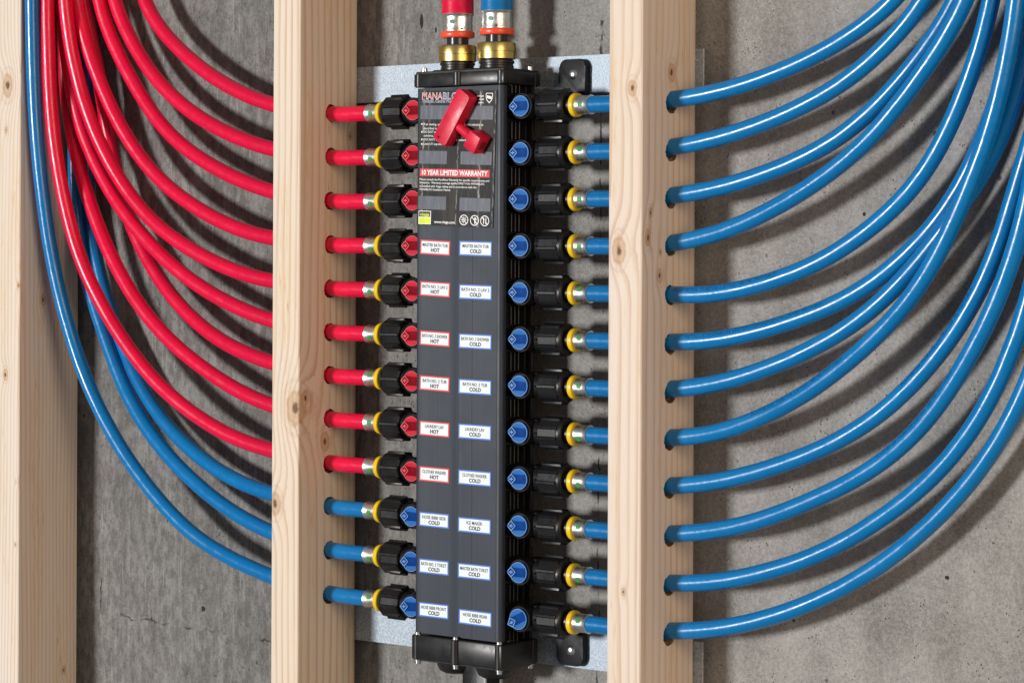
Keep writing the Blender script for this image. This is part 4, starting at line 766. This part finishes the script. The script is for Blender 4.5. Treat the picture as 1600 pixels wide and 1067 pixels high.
    'T10': [(788.6, 47.0, -263.7), (806.4, 47.0, -263.7), (824.3, 47.1, -263.8), (842.1, 47.5, -263.4), (859.9, 48.0, -262.8), (877.6, 48.6, -261.8), (895.3, 49.1, -260.1), (912.9, 49.7, -257.8), (930.4, 50.2, -254.8), (947.8, 50.6, -251.1), (964.9, 51.0, -246.5), (981.8, 51.4, -241.1), (998.5, 51.7, -234.9), (1015.0, 52.1, -228.3), (1031.4, 52.5, -221.2), (1047.6, 52.8, -213.8), (1063.5, 53.1, -206.0), (1079.1, 53.3, -197.5), (1094.2, 53.4, -188.1), (1108.7, 53.4, -178.0), (1122.5, 53.2, -166.9), (1135.6, 53.0, -155.0), (1147.8, 52.7, -142.2), (1159.2, 52.4, -128.6), (1169.9, 52.0, -114.4), (1179.9, 51.7, -99.7), (1189.5, 51.3, -84.7), (1198.5, 51.0, -69.4), (1206.9, 50.6, -53.7), (1214.6, 50.3, -37.7), (1221.7, 49.9, -21.4), (1228.1, 49.5, -4.8), (1233.9, 49.2, 12.0), (1238.9, 48.8, 29.0), (1243.3, 48.5, 46.3), (1247.1, 48.1, 63.7), (1250.3, 47.8, 81.2), (1252.9, 47.6, 98.8), (1255.1, 47.4, 116.5), (1257.0, 47.3, 134.2), (1258.5, 47.2, 151.9), (1259.8, 47.2, 169.7), (1261.0, 47.2, 187.5), (1262.0, 47.2, 205.3), (1262.8, 47.2, 223.1), (1263.7, 47.2, 240.9), (1264.4, 47.2, 258.7), (1265.1, 47.2, 276.5), (1265.7, 47.3, 294.4), (1266.3, 47.3, 312.2), (1266.9, 47.3, 330.0)],
    'T11': [(788.6, 47.0, -308.6), (806.5, 47.0, -308.6), (824.3, 47.1, -308.6), (842.2, 47.5, -308.4), (860.0, 48.0, -308.0), (877.8, 48.6, -307.3), (895.6, 49.3, -306.2), (913.3, 50.1, -304.4), (930.8, 50.9, -301.8), (948.3, 51.9, -298.4), (965.5, 52.9, -294.1), (982.6, 53.9, -289.1), (999.5, 55.0, -283.6), (1016.2, 56.0, -277.5), (1032.5, 57.0, -270.6), (1048.5, 57.9, -262.9), (1064.2, 58.7, -254.5), (1079.5, 59.3, -245.4), (1094.4, 59.8, -235.7), (1109.1, 60.1, -225.6), (1123.3, 60.3, -214.9), (1137.0, 60.5, -203.6), (1150.1, 60.6, -191.5), (1162.5, 60.7, -178.8), (1174.0, 60.9, -165.3), (1184.8, 61.0, -151.2), (1194.7, 61.1, -136.4), (1203.6, 61.2, -121.1), (1211.8, 61.4, -105.3), (1219.1, 61.5, -89.1), (1225.9, 61.6, -72.6), (1231.9, 61.8, -55.9), (1237.3, 61.9, -38.9), (1242.0, 62.0, -21.7), (1246.0, 62.1, -4.4), (1249.6, 62.2, 13.1), (1253.1, 62.2, 30.6), (1256.5, 62.3, 48.1), (1260.1, 62.3, 65.6), (1263.7, 62.3, 83.1), (1267.3, 62.3, 100.6), (1270.9, 62.3, 118.1), (1274.4, 62.3, 135.6), (1277.7, 62.3, 153.1), (1280.9, 62.3, 170.7), (1283.8, 62.3, 188.3), (1286.5, 62.3, 206.0), (1289.0, 62.3, 223.7), (1291.3, 62.3, 241.4), (1293.5, 62.3, 259.1), (1295.6, 62.3, 276.8), (1297.7, 62.3, 294.5), (1299.8, 62.3, 312.3), (1302.0, 62.3, 330.0)],
    'T12': [(788.6, 47.0, -353.5), (806.4, 47.0, -353.5), (824.2, 47.1, -353.5), (841.9, 47.5, -353.2), (859.7, 48.0, -352.7), (877.4, 48.6, -351.8), (895.0, 49.3, -350.3), (912.6, 50.2, -348.1), (930.1, 51.2, -345.2), (947.3, 52.4, -341.5), (964.4, 53.7, -337.0), (981.3, 55.0, -331.7), (998.0, 56.3, -325.8), (1014.4, 57.6, -319.2), (1030.5, 58.9, -312.0), (1046.4, 60.1, -304.1), (1062.0, 61.0, -295.7), (1077.2, 61.6, -286.7), (1092.1, 62.1, -277.1), (1106.6, 62.3, -266.9), (1120.6, 62.5, -256.1), (1134.2, 62.6, -244.7), (1147.4, 62.7, -232.9), (1160.2, 62.8, -220.6), (1172.4, 63.0, -207.7), (1184.0, 63.1, -194.4), (1194.9, 63.2, -180.4), (1205.1, 63.4, -166.0), (1214.6, 63.5, -151.0), (1223.3, 63.6, -135.6), (1231.2, 63.8, -119.7), (1238.3, 63.9, -103.5), (1244.5, 64.0, -87.0), (1249.8, 64.1, -70.1), (1254.6, 64.2, -53.0), (1259.1, 64.3, -35.8), (1263.5, 64.3, -18.6), (1267.8, 64.3, -1.4), (1272.2, 64.3, 15.9), (1276.6, 64.3, 33.1), (1280.9, 64.3, 50.3), (1285.2, 64.3, 67.6), (1289.3, 64.3, 84.9), (1293.4, 64.3, 102.2), (1297.2, 64.3, 119.5), (1300.9, 64.3, 136.9), (1304.4, 64.3, 154.4), (1307.6, 64.3, 171.8), (1310.7, 64.3, 189.4), (1313.5, 64.3, 206.9), (1316.3, 64.3, 224.5), (1318.9, 64.3, 242.0), (1321.5, 64.3, 259.6), (1324.0, 64.3, 277.2), (1326.6, 64.3, 294.8), (1329.1, 64.3, 312.4), (1331.7, 64.3, 330.0)]}
SLEEVE = [(123.8, 8.9), (125.6, 9.2), (127.6, 8.7), (130.2, 9.1), (132.8, 8.6), (135.2, 9.0), (137.0, 8.8), (138.2, 9.4), (139.0, 9.5), (139.3, 8.9)]
RING = [(118.2, 9.0), (118.5, 10.6), (119.3, 11.4), (122.2, 11.5), (123.4, 11.2), (124.0, 10.4), (124.0, 9.0)]
def end_meshes(s):
    a = mesh_from(lathe([(s * p, r) for p, r in SLEEVE], 'X', (0, 0, 0), 32), 'press_sleeve')
    b = mesh_from(lathe([(s * p, r) for p, r in RING], 'X', (0, 0, 0), 32), 'collar_ring')
    bm = bmesh.new(); vv = []
    for i in range(7):
        row = []
        for j in range(5):
            u = -1 + 2 * i / 6; t = -1 + 2 * j / 4
            hw = 1.0 if abs(u) < 0.9 else 0.55
            x = s * (131.2 + 2.5 * u); th = t * 0.28 * hw
            row.append(bm.verts.new((x, -9.2 * math.cos(th), 9.2 * math.sin(th))))
        vv.append(row)
    for i in range(6):
        for j in range(4): bm.faces.new((vv[i][j], vv[i + 1][j], vv[i + 1][j + 1], vv[i][j + 1]))
    return a, b, mesh_from(bm, 'green_mark')
ENDS = {s: end_meshes(s) for s in (1, -1)}
ORD = ['topmost', 'second', 'third']
rt = random.Random(5)
for key_, s, i, col in [(k, -1, j, 'red' if k[0] == 'R' else 'blue') for j, k in enumerate(['R1', 'R2', 'R3', 'R4', 'R5', 'R6', 'R7', 'R8', 'R9', 'B1', 'B2', 'B3'])] + [('T%d' % (j + 1), 1, j, 'blue') for j in range(12)]:
    if i < 3:
        lab = ('%s of the %s tubes from the top, level with the black sticker' % (ORD[i], col)) if i else ('topmost of the %s tubes, joining the manifold beside the sticker title' % col)
        if i and s > 0: lab = '%s blue tube from the top through the stud with only blue tubes' % ORD[i]
    else:
        a, b = (LAB_L if s < 0 else LAB_R)[i - 3]
        lab = '%s water tube joining the manifold beside the %s %s label' % (col, a, b)
    P = TUBES[key_]; org = (CX, AY, ROW(i))
    o = empty('water_tube', org, lab, 'tube', '%s water tubes' % col)
    t = part('tube', sweep(P, 8.0, org), M[col + '_tube'], o, smooth=80)
    tilt = (0, 0, 0)
    sl = part('press_sleeve', ENDS[s][0], M['steel'], o)
    part('collar_ring', ENDS[s][1], M['yellow'], o)
    part('green_mark', ENDS[s][2], M['green_ink'], sl, (0, 0, 0), (rt.uniform(-0.5, 0.5), 0, 0))
    if key_ in ('T5', 'T6', 'T8', 'T10', 'T9'):
        s0 = {'T5': 100, 'T6': 112, 'T8': 190, 'T9': 360, 'T10': 330}[key_]
        body = {'T6': 'METALLIC PLUMBING SYSTEM COMPONENTS LISTED POTABLE'}.get(key_, 'PLUMBING TUBING LISTED 100 PSI POTABLE')
        part('print', print_on_tube(P, 8.0, org, body, s0, 3.4, -0.62), M['tube_ink'], t)
